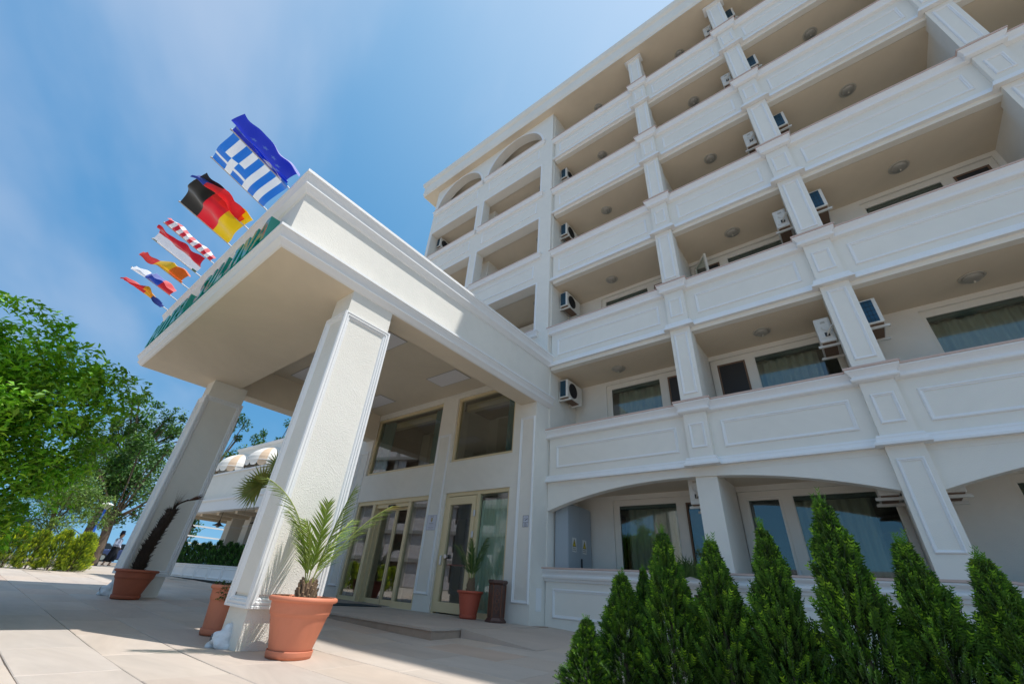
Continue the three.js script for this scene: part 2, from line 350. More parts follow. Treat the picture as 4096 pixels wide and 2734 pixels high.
// piers with their caps
const capPath = (a, b, e = 0) => [[a - e, -0.1], [a - e, 0.1 + e], [b + e, 0.1 + e], [b + e, -0.1]];
for (const [a, b] of PIERS) {
  const o = part('pier', mb().box(a, b, 0, ROOF - 0.12, -0.25, 0.1), M.render, hotel);
  for (let k = 0; k < 5; k++) {
    const P = PT[k];
    part('pier_cap', mb().sweep(corniceP.map(([u, v]) => [u * 1.0 + 0.005, v + 0.006]), capPath(a, b), false, flatY(P), 1).box(a, b, P - 0.03, P + 0.004, -0.1, 0.1), M.trim, o);
    part('coping', mb().box(a - 0.135, b + 0.135, P - 0.022, P + 0.012, -0.12, 0.235), M.coping, o);
    part('pier_cap', mb().sweep(bandP.map(([u, v]) => [u * 1.15 + 0.004, v * 1.06]), capPath(a, b), false, flatY(P - 1.066), 1), M.trim, o);
    part('panel_moulding', mb().frame(a + 0.09, b - 0.09, P - 0.87, P - 0.45, 0.1, smallP), M.trim, o);
    const t = k < 4 ? PT[k + 1] - 1.36 : ROOF - 0.32;
    part('panel_moulding', mb().frame(a + 0.09, b - 0.09, P + 0.19, t, 0.1, smallP), M.trim, o);
  }
  part('panel_moulding', mb().frame(a + 0.08, b - 0.08, 1.48, 2.62, 0.1, smallP), M.trim, o);
  part('pier_cap', mb().sweep(bandP, capPath(a, b), false, flatY(ROOF - 0.02), 1), M.trim, o);
}
{ // hide the first pier below the arch: it rests on the beam, a plain post stands behind
  for (const c of [...hotel.children]) if (c.name === 'pier') { hotel.userData.p1 = c; break; }
  const p1 = hotel.userData.p1; delete hotel.userData.p1;
  p1.geometry = mb().box(-2.18, -1.77, PT[0] - 1.21, ROOF - 0.12, -0.25, 0.1).geo();
  p1.children.filter(c => c.name === 'panel_moulding').forEach(c => { c.geometry.computeBoundingBox(); if (c.geometry.boundingBox.max.y < 2.8) p1.remove(c); });
  part('post', mb().box(-2.18, -1.83, 0.2, CE[0], -0.24, -0.052), M.render, hotel);
}
function archBeam(x0, x1, ys, ya, yt) {
  const sh = new THREE.Shape(); sh.moveTo(x0, yt); sh.lineTo(x1, yt); sh.lineTo(x1, ys);
  const n = 40, c = (x0 + x1) / 2, h = (x1 - x0) / 2;
  for (let i = 0; i <= n; i++) { const x = x1 - (x1 - x0) * i / n, t = (x - c) / h; sh.lineTo(x, ys + (ya - ys) * (1 - Math.pow(Math.abs(t), 2.15))); }
  sh.closePath();
  const g = new THREE.ExtrudeGeometry(sh, { depth: 0.18, bevelEnabled: false }); g.translate(0, 0, -0.185); const q = norm(g); return boxUV(q);
}
part('arched_beam', archBeam(-5.33, 0.51, 2.24, 2.68, 2.99), M.render, hotel);
part('arched_beam', archBeam(0.93, 7.2, 2.22, 2.68, 2.99), M.render, hotel);
{ // terrace balustrade wall
  const rail = [[-0.2, -0.03], [0.13, -0.03], [0.13, -0.05], [0.115, -0.07], [0.085, -0.095], [0.07, -0.125], [0.095, -0.13], [0.1, -0.155], [0.085, -0.185], [0.04, -0.2], [0.03, -0.235], [0, -0.24]];
  for (const [a, b, z] of [[-5.33, 0.44, 0], [0.44, 1.0, 0.12], [1.0, 7.2, 0]]) {
    const o = part('terrace_wall', mb().box(a, b, -0.4, 1.06, -0.2, z), M.render, hotel);
    part('cornice', mb().sweep(rail, z ? [[a, -0.05], [a, z], [b, z], [b, -0.05]] : [[a - 0.05, 0], [b, 0]], false, flatY(1.17), 1), M.trim, o);
    part('coping', mb().box(a - (z ? 0.14 : 0.05), b + (z ? 0.14 : 0), 1.143, 1.172, -0.22, z + 0.142), M.coping, o);
    if (z) part('panel_moulding', mb().frame(a + 0.12, b - 0.12, 0.3, 0.8, z, panelP), M.trim, o);
    else for (let x = a + 0.19; x < b - 1; x += 2.05) part('panel_moulding', mb().frame(x, Math.min(x + 1.8, b - 0.2), 0.36, 0.79, 0, panelP), M.trim, o);
  }
  part('stone_skirting', mb().box(-5.3, 7.2, -0.2, 0.13, 0.0, 0.025), M.coping, hotel);
  part('meter_hatch', mb().box(-5.352, -5.345, 0.42, 0.80, 0.12, 0.30), M.trim, hotel);
}
{ // arched section left of the balconies
  const X0 = -12.08, X1 = -5.36, Z0 = -0.25, D = 0.35, sh = new THREE.Shape();
  sh.moveTo(X0, 5.9); sh.lineTo(X1, 5.9); sh.lineTo(X1, ROOF); sh.lineTo(X0, ROOF); sh.closePath();
  const cols = [[-11.88, -9.05], [-8.68, -5.84]];
  const OY = [[6.95, 8.67], [9.85, 11.50], [12.75, 14.33]];
  for (const [a, b] of cols) {
    for (const [c, d] of OY) { const h = new THREE.Path(); h.moveTo(a, c); h.lineTo(b, c); h.lineTo(b, d); h.lineTo(a, d); h.closePath(); sh.holes.push(h); }
    const h = new THREE.Path(), r = (b - a) / 2; h.moveTo(a, 15.66); h.lineTo(b, 15.66); h.absarc((a + b) / 2, 15.78, r, 0, Math.PI, false); h.closePath(); sh.holes.push(h);
  }
  const g = new THREE.ExtrudeGeometry(sh, { depth: D, bevelEnabled: false, curveSegments: 40 }); g.translate(0, 0, Z0);
  const wall = part('arched_wall', boxUV(norm(g)), M.render, hotel);
  const jamb = [[0.0, 0], [0.0, 0.02], [0.05, 0.022], [0.055, 0]];
  for (const [a, b] of cols) {
    for (const [c, d] of OY) part('surround', mb().sweep(jamb, [[a, c], [a, d], [b, d], [b, c]], false, (u, v, w) => [u, v, 0.1 + w], 1), M.trim, wall);
    const r = (b - a) / 2, pth = [[a, 15.6]]; for (let i = 0; i <= 28; i++) { const t = Math.PI - Math.PI * i / 28; pth.push([(a + b) / 2 + r * Math.cos(t), 15.78 + r * Math.sin(t)]); } pth.push([b, 15.6]);
    part('surround', mb().sweep(jamb.map(([p, q]) => [p * 1.5, q]), pth, false, (u, v, w) => [u, v, 0.1 + w], 1), M.trim, wall);
    for (const [c] of [...OY, [15.76]]) {
      part('cornice', mb().sweep(corniceP, [[a - 0.06, -0.05], [a - 0.06, 0.1], [b + 0.06, 0.1], [b + 0.06, -0.05]], false, flatY(c + 0.02), 1), M.trim, wall);
      part('coping', mb().box(a - 0.05, b + 0.05, c - 0.012, c + 0.02, -0.2, 0.225), M.coping, wall);
      part('panel_moulding', mb().frame(a + 0.16, b - 0.14, c - 0.88, c - 0.42, 0.1, panelP), M.trim, wall);
    }
  }
  // loggia backs with partitions
  for (let k = 1; k < 6; k++) {
    const y0 = PT[k - 1] - 1.0, yc = CE[k];
    part('rear_wall', mb().box(-11.9, -5.53, y0, yc + (k < 5 ? 0.115 : 0), BACK - 0.4, BACK - 0.2), M.render, hotel);
    part('partition_wall', mb().box(-9.02, -8.66, y0, yc + 0.2, BACK - 0.2, -0.55), M.render, hotel);
    for (const [a, b] of cols) { const w = part('window', mb().box(a + 0.35, b - 0.5, y0, yc - 0.18, BACK - 0.21, BACK - 0.15), M.pvc, hotel); part('pane', mb().box(a + 0.45, (a + b) / 2 - 0.1, y0 + 0.1, yc - 0.28, BACK - 0.16, BACK - 0.145), M.darkglass, w); part('pane', mb().box((a + b) / 2 + 0.05, b - 0.6, y0 + 0.1, yc - 0.28, BACK - 0.16, BACK - 0.145), M.darkglass, w); }
  }
}
{ // roof with deep eave
  const e = mb().box(-12.9, 8.4, ROOF, ROOF + 0.18, -8.4, 0.36);
  const r = part('roof', e, M.ceiling, hotel);
  const prof = [[0.0, 0.0], [0.02, 0.0], [0.02, 0.07], [0.04, 0.10], [0.055, 0.15], [0.06, 0.22], [0.045, 0.24], [0.045, 0.62], [0.06, 0.65], [0.1, 0.70], [0.13, 0.78], [0.14, 0.84], [0.14, 0.94], [-0.3, 0.95]];
  part('eave_cornice', mb().sweep(prof, [[-12.9, -8.4], [-12.9, 0.36], [8.4, 0.36], [8.4, -8.4]], false, flatY(ROOF), 1), M.render, r);
  part('roof_deck', mb().box(-12.8, 8.3, ROOF + 0.6, ROOF + 0.86, -8.3, 0.3), M.fore, r);
}
{ // lobby storey under the portico
  const X0 = -13.3, X1 = -5.35, ZF = 0.5, sh = new THREE.Shape();
  sh.moveTo(X0, -0.1); sh.lineTo(X1, -0.1); sh.lineTo(X1, 5.98); sh.lineTo(X0, 5.98); sh.closePath();
  const hole = (a, b, c, d) => { const h = new THREE.Path(); h.moveTo(a, c); h.lineTo(b, c); h.lineTo(b, d); h.lineTo(a, d); h.closePath(); sh.holes.push(h); };
  hole(-11.82, -8.68, 3.47, 5.27); hole(-8.08, -6.0, 3.47, 5.27); hole(-11.86, -8.66, 0.2, 2.70); hole(-8.07, -6.01, 0.2, 2.70);
  const g = new THREE.ExtrudeGeometry(sh, { depth: 0.3, bevelEnabled: false }); g.translate(0, 0, ZF - 0.3);
  const wall = part('lobby_wall', boxUV(norm(g)), M.stucco, hotel);
  part('side_wall', mb().box(-5.55, -5.35, -0.1, 5.98, -0.06, ZF - 0.3), M.stucco, hotel);
  part('side_wall', mb().box(-13.3, -13.1, -0.1, 5.98, -8, ZF - 0.3), M.stucco, hotel);
  for (const [a, b] of [[-12.32, -11.95], [-8.63, -8.20], [-5.76, -5.40]])
    part('panel_moulding', mb().frame(a, b, 0.55, 4.23, ZF, panelP.map(([p, q]) => [p * 1.1, q * 1.4])), M.trim, wall);
  // interior
  const r = mb().box(-13.1, -5.55, 0.0, 0.19, -7.9, ZF - 0.3).box(-13.1, -5.55, 5.4, 5.9, -7.9, ZF - 0.3);
  part('lobby_floor', mb().box(-13.1, -5.55, 0.0, 0.19, -7.9, ZF - 0.31), M.roomFloor, hotel);
  part('lobby_ceiling', mb().box(-13.1, -5.55, 5.4, 5.9, -7.9, ZF - 0.31), M.room, hotel);
  const bw = part('lobby_rear_wall', mb().box(-13.1, -5.55, 0.19, 5.4, -4.2, -4.0).box(-13.1, -12.9, 0.19, 5.4, -4, 0.18), M.room, hotel);
  for (const x of [-11.6, -9.4, -7.2]) part('panel_moulding', mb().frame(x, x + 1.8, 0.6, 4.6, -4.0, panelP.map(([p, q]) => [p * 2, q * 2])), M.woodMid, bw);
  part('mezzanine', mb().box(-13.1, -5.55, 2.9, 3.2, -3.9, -1.6), M.room, hotel);
  const win = (n, x0, x1, y0, y1) => {
    const e = 0.075, z0 = ZF - 0.16, z1 = ZF - 0.06;
    const w = part(n, mb().box(x0, x1, y1 - e, y1, z0, z1).box(x0, x1, y0, y0 + e, z0, z1).box(x0, x0 + e, y0 + e, y1 - e, z0, z1).box(x1 - e, x1, y0 + e, y1 - e, z0, z1), M.gold, hotel);
    part('pane', mb().box(x0 + e, x1 - e, y0 + e, y1 - e, z0 + 0.04, z0 + 0.05), M.darkglass, w); return w;
  };
  const w1 = win('lobby_window', -11.82, -8.68, 3.47, 5.27), w2 = win('lobby_window', -8.08, -6.0, 3.47, 5.27);
  const cz = ZF - 0.235;
  part('curtain', wavy(-11.72, -11.15, 3.4, 5.2, cz, 0.045, 0.14), M.teal, w1); part('curtain', wavy(-9.15, -8.72, 3.4, 5.2, cz, 0.045, 0.13, 2), M.teal, w1);
  part('curtain', wavy(-6.38, -6.04, 3.4, 5.2, cz, 0.045, 0.12, 1), M.teal, w2);
  part('blind_box', mb().box(-11.74, -8.76, 4.98, 5.17, ZF - 0.46, ZF - 0.3), M.gold, w1); part('blind_box', mb().box(-8.0, -6.08, 4.98, 5.17, ZF - 0.46, ZF - 0.3), M.gold, w2);
  { // sliding entrance
    const zf = ZF - 0.04, zb = ZF - 0.14, f = mb();
    f.box(-11.86, -8.66, 2.60, 2.70, zb, zf).box(-11.86, -11.78, 0.2, 2.6, zb, zf).box(-11.10, -10.98, 0.2, 2.6, zb, zf).box(-9.50, -9.40, 0.2, 2.6, zb, zf).box(-8.74, -8.66, 0.2, 2.6, zb, zf)
      .box(-11.78, -11.10, 0.2, 0.33, zb, zf).box(-9.40, -8.74, 0.2, 0.33, zb, zf);
    f.box(-10.98, -10.94, 0.2, 2.6, zb - 0.2, zb).box(-9.54, -9.50, 0.2, 2.6, zb - 0.2, zb).box(-10.98, -9.5, 2.5, 2.6, zb - 0.2, zb + 0.05);
    const d = part('sliding_door', f, M.gold, hotel);
    part('pane', mb().box(-11.78, -11.10, 0.33, 2.6, zb + 0.04, zb + 0.05), M.darkglass, d); part('pane', mb().box(-9.40, -8.74, 0.33, 2.6, zb + 0.04, zb + 0.05), M.darkglass, d);
    const z2 = zb - 0.17;
    for (const [a, b] of [[-10.94, -10.24], [-10.22, -9.54]]) {
      part('door_leaf', mb().box(a, b, 0.2, 0.33, z2, z2 + 0.05).box(a, b, 2.44, 2.5, z2, z2 + 0.05).box(a, a + 0.045, 0.33, 2.44, z2, z2 + 0.05).box(b - 0.045, b, 0.33, 2.44, z2, z2 + 0.05), M.gold, d);
      part('pane', mb().box(a + 0.045, b - 0.045, 0.33, 2.44, z2 + 0.02, z2 + 0.03), M.darkglass, d);
    }
    part('motion_sensor', new RoundedBoxGeometry(0.26, 0.07, 0.07, 2, 0.02).translate(-10.23, 2.52, zb + 0.085), M.black, d);
  }
  { // hinged glass door with the fixed pane beside it
    const zf = ZF - 0.05, zb = ZF - 0.14, f = mb();
    f.box(-8.07, -6.01, 2.62, 2.70, zb, zf).box(-8.07, -7.99, 0.2, 2.62, zb, zf).box(-7.02, -6.93, 0.2, 2.62, zb, zf).box(-6.08, -6.01, 0.2, 2.62, zb, zf).box(-6.93, -6.08, 0.2, 0.3, zb, zf);
    const d = part('glass_door', f, M.gold, hotel);
    part('door_leaf', mb().box(-7.985, -7.86, 0.23, 2.6, zb + 0.02, zf + 0.02).box(-7.14, -7.025, 0.23, 2.6, zb + 0.02, zf + 0.02).box(-7.86, -7.14, 2.42, 2.6, zb + 0.02, zf + 0.02).box(-7.86, -7.14, 0.23, 0.42, zb + 0.02, zf + 0.02), M.gold, d);
    part('pane', mb().box(-7.86, -7.14, 0.42, 2.42, zb + 0.05, zb + 0.06), M.darkglass, d);
    part('pane', mb().box(-6.93, -6.08, 0.3, 2.62, zb + 0.04, zb + 0.05), M.glass, d);
    part('blind', wavy(-6.96, -6.06, 0.25, 2.50, zb - 0.07, 0.028, 0.092), M.blind, d);
    const lk = mb().add(new RoundedBoxGeometry(0.06, 0.2, 0.05, 2, 0.015), mat4(-7.93, 1.22, zf + 0.04)).add(new THREE.CylinderGeometry(0.045, 0.045, 0.06, 20), mat4(-7.79, 1.3, zf + 0.02, Math.PI / 2));
    part('lock', lk, M.steel, d);
    for (const y of [0.45, 1.75, 2.2]) part('hinge', mb().add(new RoundedBoxGeometry(0.05, 0.14, 0.04, 2, 0.012), mat4(-7.03, y, zf + 0.03)), M.steel, d);
    part('push_bar', mb().add(rod([-7.85, 1.15, zb - 0.04], [-7.15, 1.12, zb - 0.04], 0.02)), std([0.35, 0.02, 0.015], 0.5), d);
  }
}
// ---------------------------------------------------------------- portico
const portico = thing('entrance_portico', 'white flat roofed entrance portico on two panelled square columns', 'portico');
const PX0 = -12.2, PX1 = -5.35, PZ = 6.7;
{
  const body = mb().box(PX1 - 0.46, PX1, 4.6, 5.98, 0.52, PZ).box(PX0, PX0 + 0.46, 4.6, 5.98, 0.52, PZ).box(PX0 + 0.46, PX1 - 0.46, 4.6, 5.98, 4.81, PZ);
  // fascia ring (outer faces) and soffit underside as parts of their own
  part('fascia', mb().box(PX1 - 0.12, PX1, 4.612, 5.975, 0.5, PZ).box(PX0, PX0 + 0.12, 4.612, 5.975, 0.52, PZ).box(PX0 + 0.12, PX1 - 0.12, 4.612, 5.975, PZ - 0.12, PZ), M.stucco, portico);
  part('soffit', mb().box(PX1 - 0.46, PX1 - 0.12, 4.6, 5.9, 0.52, PZ - 0.12).box(PX0 + 0.12, PX0 + 0.46, 4.6, 5.9, 0.52, PZ - 0.12).box(PX0 + 0.46, PX1 - 0.46, 4.6, 5.9, 4.81, PZ - 0.12).box(PX1 - 0.12, PX1, 4.6, 4.612, 0.52, PZ).box(PX0, PX0 + 0.12, 4.6, 4.612, 0.52, PZ).box(PX0 + 0.12, PX1 - 0.12, 4.6, 4.612, PZ - 0.12, PZ), M.ceiling, portico);
  part('ceiling', mb().box(PX0 + 0.46, PX1 - 0.46, 5.42, 5.9, 0.52, 4.81), M.ceiling, portico);
  part('roof', mb().box(PX0 - 0.05, PX1 + 0.05, 5.93, 6.0, 0.1, PZ + 0.05), M.fore, portico);
  const prof = [[-0.2, 0], [0.155, 0], [0.155, -0.05], [0.135, -0.065], [0.13, -0.085], [0.105, -0.13], [0.09, -0.175], [0.088, -0.195], [0.1, -0.2], [0.1, -0.22], [0.06, -0.265], [0.03, -0.31], [0.0, -0.325]];
  const path = [[PX1, -0.05], [PX1, PZ], [PX0, PZ], [PX0, 0.55]];
  part('cornice', mb().sweep(prof, path, false, flatY(6.03), -1), M.trim, portico);
  part('cornice', mb().sweep(prof.map(([a, b]) => [a < 0 ? 0 : a, b * 0.83]), path, false, flatY(4.87), -1), M.trim, portico);
  for (const [a, b] of [[-8.19, -7.08], [-11.38, -10.22]]) for (const [c, d] of [[1.09, 1.67], [3.22, 3.82]]) {
    const p = part('ceiling_panel', mb().box(a + 0.012, b - 0.012, 5.408, 5.417, c + 0.012, d - 0.012), M.panelLilac, portico);
    part('panel_edge', mb().frame(a, b, c, d, 0, [[0, 0], [0, 0.012], [0.014, 0.012], [0.014, 0]]), std([0.36, 0.33, 0.31], 0.6), p).applyMatrix4(new THREE.Matrix4().set(1, 0, 0, 0, 0, 0, -1, 5.42, 0, 1, 0, 0, 0, 0, 0, 1));
  }
  const colP = [[0, 0], [0, 0.04], [0.022, 0.04], [0.030, 0.022], [0.042, 0.034], [0.058, 0.034], [0.066, 0.016], [0.08, 0.022], [0.092, 0.012], [0.1, 0]];
  for (const [x0, x1] of [[-5.85, -5.35], [-11.88, -11.40]]) {
    const far = x1 < -6 ? 0.12 : 0, z0 = 4.77 - far, z1 = 5.52 - far, yb = gY(x0, 5) - 0.1;
    const c = part('column', mb().box(x0 + 0.012, x1 - 0.012, yb, 0.5, z0 + 0.012, z1 - 0.012).box(x0, x1, 0.5, 4.62, z0, z1), M.stucco, portico);
    const y0 = x1 > -6 ? 0.37 : 0.5, y1 = 4.2;
    const tr = mb().frame(z0 - 0.03, z1 + 0.03, y0, y1, x1, colP, 'x').frame(x0 - 0.03, x1 + 0.03, y0, y1, z1, colP, 'z').frame(z0 - 0.03, z1 + 0.03, y0, y1, x0, colP.map(([a, b]) => [a, -b]), 'x').frame(x0 - 0.03, x1 + 0.03, y0, y1, z0, colP.map(([a, b]) => [a, -b]), 'z');
    part('panel_moulding', tr, M.trim, c);
  }
}
// plaster boots round the rainwater outlets at the column feet
function sdfGeo(f, min, size, n) {
  const mc = new MarchingCubes(n, new THREE.MeshBasicMaterial(), false, false, 200000); mc.isolation = 0; mc.reset();
  const s = Math.max(...size), h = s / 2, c = [min[0] + size[0] / 2, min[1] + size[1] / 2, min[2] + size[2] / 2];
  for (let k = 0; k < n; k++) for (let j = 0; j < n; j++) for (let i = 0; i < n; i++) {
    const x = (i - n / 2) / (n / 2) * h + c[0], y = (j - n / 2) / (n / 2) * h + c[1], z = (k - n / 2) / (n / 2) * h + c[2];
    mc.field[i + j * n + k * n * n] = -f(x, y, z);
  }
  mc.update();
  const g = new THREE.BufferGeometry(), cnt = mc.count;
  g.setAttribute('position', new THREE.BufferAttribute(mc.positionArray.slice(0, cnt * 3), 3));
  g.setAttribute('normal', new THREE.BufferAttribute(mc.normalArray.slice(0, cnt * 3), 3));
  g.scale(h, h, h); g.translate(...c);
  let q = mergeVertices(new THREE.BufferGeometry().setAttribute('position', g.attributes.position), 1e-5); q.computeVertexNormals(); return boxUV(q.toNonIndexed());
}
const smin = (a, b, k) => { const h = clamp(0.5 + 0.5 * (b - a) / k, 0, 1); return b * (1 - h) + a * h - k * h * (1 - h); };
function cap(p, a, b, r1, r2) { const ab = [b[0] - a[0], b[1] - a[1], b[2] - a[2]], ap = [p[0] - a[0], p[1] - a[1], p[2] - a[2]]; const t = clamp((ap[0] * ab[0] + ap[1] * ab[1] + ap[2] * ab[2]) / (ab[0] ** 2 + ab[1] ** 2 + ab[2] ** 2 + 1e-9), 0, 1); return Math.hypot(ap[0] - ab[0] * t, ap[1] - ab[1] * t, ap[2] - ab[2] * t) - (r1 + (r2 - r1) * t); }
{
  const f = (x, y, z) => { let d = cap([x, y, z], [0, 0.22, -0.02], [0, 0.14, 0.02], 0.06, 0.07); d = smin(d, cap([x, y, z], [0, 0.13, 0.02], [-0.10, 0.12, 0.05], 0.075, 0.066), 0.04); d = smin(d, cap([x, y, z], [0.05, 0.02, 0.06], [-0.03, 0.05, 0.10], 0.06, 0.05), 0.05); d = smin(d, cap([x, y, z], [-0.16, 0.02, 0.0], [-0.05, 0.03, -0.04], 0.05, 0.05), 0.05); d += 0.006 * noise.noise(x * 30, y * 30, z * 30); return Math.max(d, -cap([x, y, z], [-0.2, 0.115, 0.07], [-0.06, 0.125, 0.05], 0.043, 0.043)); };
  const g = sdfGeo(f, [-0.26, -0.06, -0.2], [0.46, 0.46, 0.46], 40);
  const o = part('rain_outlet', g, M.drain, portico); o.position.set(-5.62, 0, 5.53); o.rotation.y = 0.9; o.scale.setScalar(0.8);
  part('pipe', norm(new THREE.CylinderGeometry(0.042, 0.042, 0.1, 20, 1, true).rotateZ(Math.PI / 2).translate(-0.1, 0.12, 0.055)), std([0.12, 0.12, 0.13], 0.7, { side: THREE.DoubleSide }), o);
  const o2 = o.clone(); o2.position.set(-11.66, gY(-12, 5.5), 5.41); portico.add(o2);
}
// entrance step and ramp
{
  const st = std([1, 1, 1], 0.62, { map: tint(512, [0.48, 0.40, 0.34], 0.13, 3, 131, 0.45) }), rs = std([1, 1, 1], 0.7, { map: tint(256, [0.36, 0.275, 0.215], 0.16, 4, 133, 0.6) });
  const s = struct('entrance_step', mb().box(-12.9, -5.12, -0.05, 0.196, 0.2, 3.085), rs);
  for (let i = 0; i < 6; i++) part('nosing', mb().box(-12.9 + i * 1.3 + 0.003, Math.min(-12.9 + (i + 1) * 1.3, -5.1) - 0.003, 0.17, 0.2, 2.75, 3.11), st, s);
  for (let i = 0; i < 6; i++) for (let j = 0; j < 4; j++) part('tile', mb().box(-12.9 + i * 1.3 + 0.003, Math.min(-12.9 + (i + 1) * 1.3, -5.1) - 0.003, 0.175, 0.2 - 0.0008 * ((i + j) % 2), 0.51 + j * 0.56 + 0.003, 0.51 + (j + 1) * 0.56 - 0.003), st, s);
  for (let i = 0; i < 8; i++) part('riser', mb().box(-12.9 + i * 0.975 + 0.003, -12.9 + (i + 1) * 0.975 - 0.003, -0.02, 0.166, 3.08, 3.094), rs, s);
  const r = mb().hexa([[-5.1, 0, 2.52], [-3.75, 0, 2.52], [-3.75, 0, 0.0], [-5.35, 0, 0.0]], [[-5.1, 0.195, 2.52], [-3.75, gY(-3.75, 2.5) + 0.006, 2.52], [-3.75, gY(-3.75, 1.2) + 0.006, 0.0], [-5.35, 0.195, 0.0]]);
  struct('entrance_ramp', r, st);
  const t = thing('door_mat', 'dark rubber door mat before the sliding glass doors', 'mat', [-10.4, 0.2, 1.35]);
  part('mat', mb().box(-0.95, 0.95, 0.001, 0.014, -0.62, 0.75), M.mat, t);
}
// ---------------------------------------------------------------- letters on the portico front
const fnt = await new FontLoader().loadAsync('fonts/droid/droid_sans_bold.typeface.json');
{
  const t = thing('sign_letters', 'row of teal green block letters along the front of the portico', 'sign', [0, 0, 0]);
  const txt = 'HOTEL SULINA', H = 0.56; let x = -11.78;
  for (const ch of txt) {
    if (ch === ' ') { x += 0.46; continue; }
    const g = new TextGeometry(ch, { font: fnt, size: H, depth: 0.13, curveSegments: 6, bevelEnabled: true, bevelSize: 0.006, bevelThickness: 0.006, bevelSegments: 1 });
    g.computeBoundingBox(); const w = g.boundingBox.max.x - g.boundingBox.min.x;
    g.translate(x - g.boundingBox.min.x, 4.885, 6.735);
    const o = part('letter', norm(g), M.green, t);
    x += w + 0.115;
    part('stand_off', mb().add(rod([x - w * 0.6, 5.05, 6.69], [x - w * 0.6, 5.05, 6.74], 0.012, 6)).add(rod([x - w * 0.6, 5.3, 6.69], [x - w * 0.6, 5.3, 6.74], 0.012, 6)), M.steel, o);
  }
}
// ---------------------------------------------------------------- flags
function flagTex(fn) { const c = document.createElement('canvas'); c.width = 384; c.height = 256; const x = c.getContext('2d'); fn(x, 384, 256); const t = new THREE.CanvasTexture(c); t.colorSpace = THREE.SRGBColorSpace; return t; }
const bands = (cols, vert) => (x, w, h) => cols.forEach((c, i) => { x.fillStyle = c; vert ? x.fillRect(w * i / cols.length, 0, w / cols.length + 1, h) : x.fillRect(0, h * i / cols.length, w, h / cols.length + 1); });
const FL = [
  ['blue flag with faint gold stars', flagTex((x, w, h) => { x.fillStyle = '#0a33c4'; x.fillRect(0, 0, w, h); x.fillStyle = '#5a78c8'; for (let i = 0; i < 12; i++) { const a = i * Math.PI / 6, cx = w / 2 + Math.cos(a) * h * 0.32, cy = h / 2 + Math.sin(a) * h * 0.32; x.beginPath(); for (let k = 0; k < 10; k++) { const r = k % 2 ? 6 : 14, b = k * Math.PI / 5 - Math.PI / 2; x.lineTo(cx + r * Math.cos(b), cy + r * Math.sin(b)); } x.fill(); } }), 0.50, 1.0, 0.13],
  ['blue and white striped flag with a white cross', flagTex((x, w, h) => { for (let i = 0; i < 9; i++) { x.fillStyle = i % 2 ? '#f4f4f6' : '#0d78da'; x.fillRect(0, h * i / 9, w, h / 9 + 1); } const s = h * 5 / 9; x.fillStyle = '#0d78da'; x.fillRect(0, 0, s, s); x.fillStyle = '#f4f4f6'; x.fillRect(s * 0.4, 0, s * 0.2, s); x.fillRect(0, s * 0.4, s, s * 0.2); }), 1.12, 1.0, 0.10],
  ['red flag with a blue tip', flagTex(bands(['#1f3fa0', '#d81420', '#f01020', '#f01020'])), 0.42, 0.9, 0.14],
  ['black, red and gold striped flag', flagTex(bands(['#17181c', '#f5082c', '#ffcf06'])), 1.2, 1.0, 0.11],
  ['narrow flag of red and white stripes', flagTex((x, w, h) => { for (let i = 0; i < 13; i++) { x.fillStyle = i % 2 ? '#f2f0f2' : '#d8173a'; x.fillRect(0, h * i / 13, w, h / 13 + 1); } }), 0.36, 1.0, 0.06],
  ['red over white flag with a dark green rolled edge', flagTex((x, w, h) => { bands(['#d6122f', '#d6122f', '#d6122f'])(x, w, h); x.fillStyle = '#eceaf0'; x.fillRect(0, 0, w * 0.42, h); x.fillStyle = '#1d5a3c'; x.fillRect(0, h * 0.9, w * 0.1, h); x.fillRect(0, 0, w * 0.1, h * 0.08); }), 0.74, 0.95, 0.06],
  ['red and yellow flag twisted round its pole', flagTex(bands(['#d8201c', '#f0c015', '#e86a12'])), 0.52, 0.9, 0.10],
  ['white, blue and red flag half furled', flagTex(bands(['#eeeef2', '#1146b4', '#dd1a2c'])), 0.58, 0.9, 0.09],
  ['red flag with a yellow edge', flagTex(bands(['#d3172a', '#da1c28', '#e6a412', '#2440a0'])), 0.48, 0.95, 0.08]];
const poleX = [-5.86, -6.65, -7.41, -8.18, -9.06, -9.80, -10.55, -11.34, -12.04];
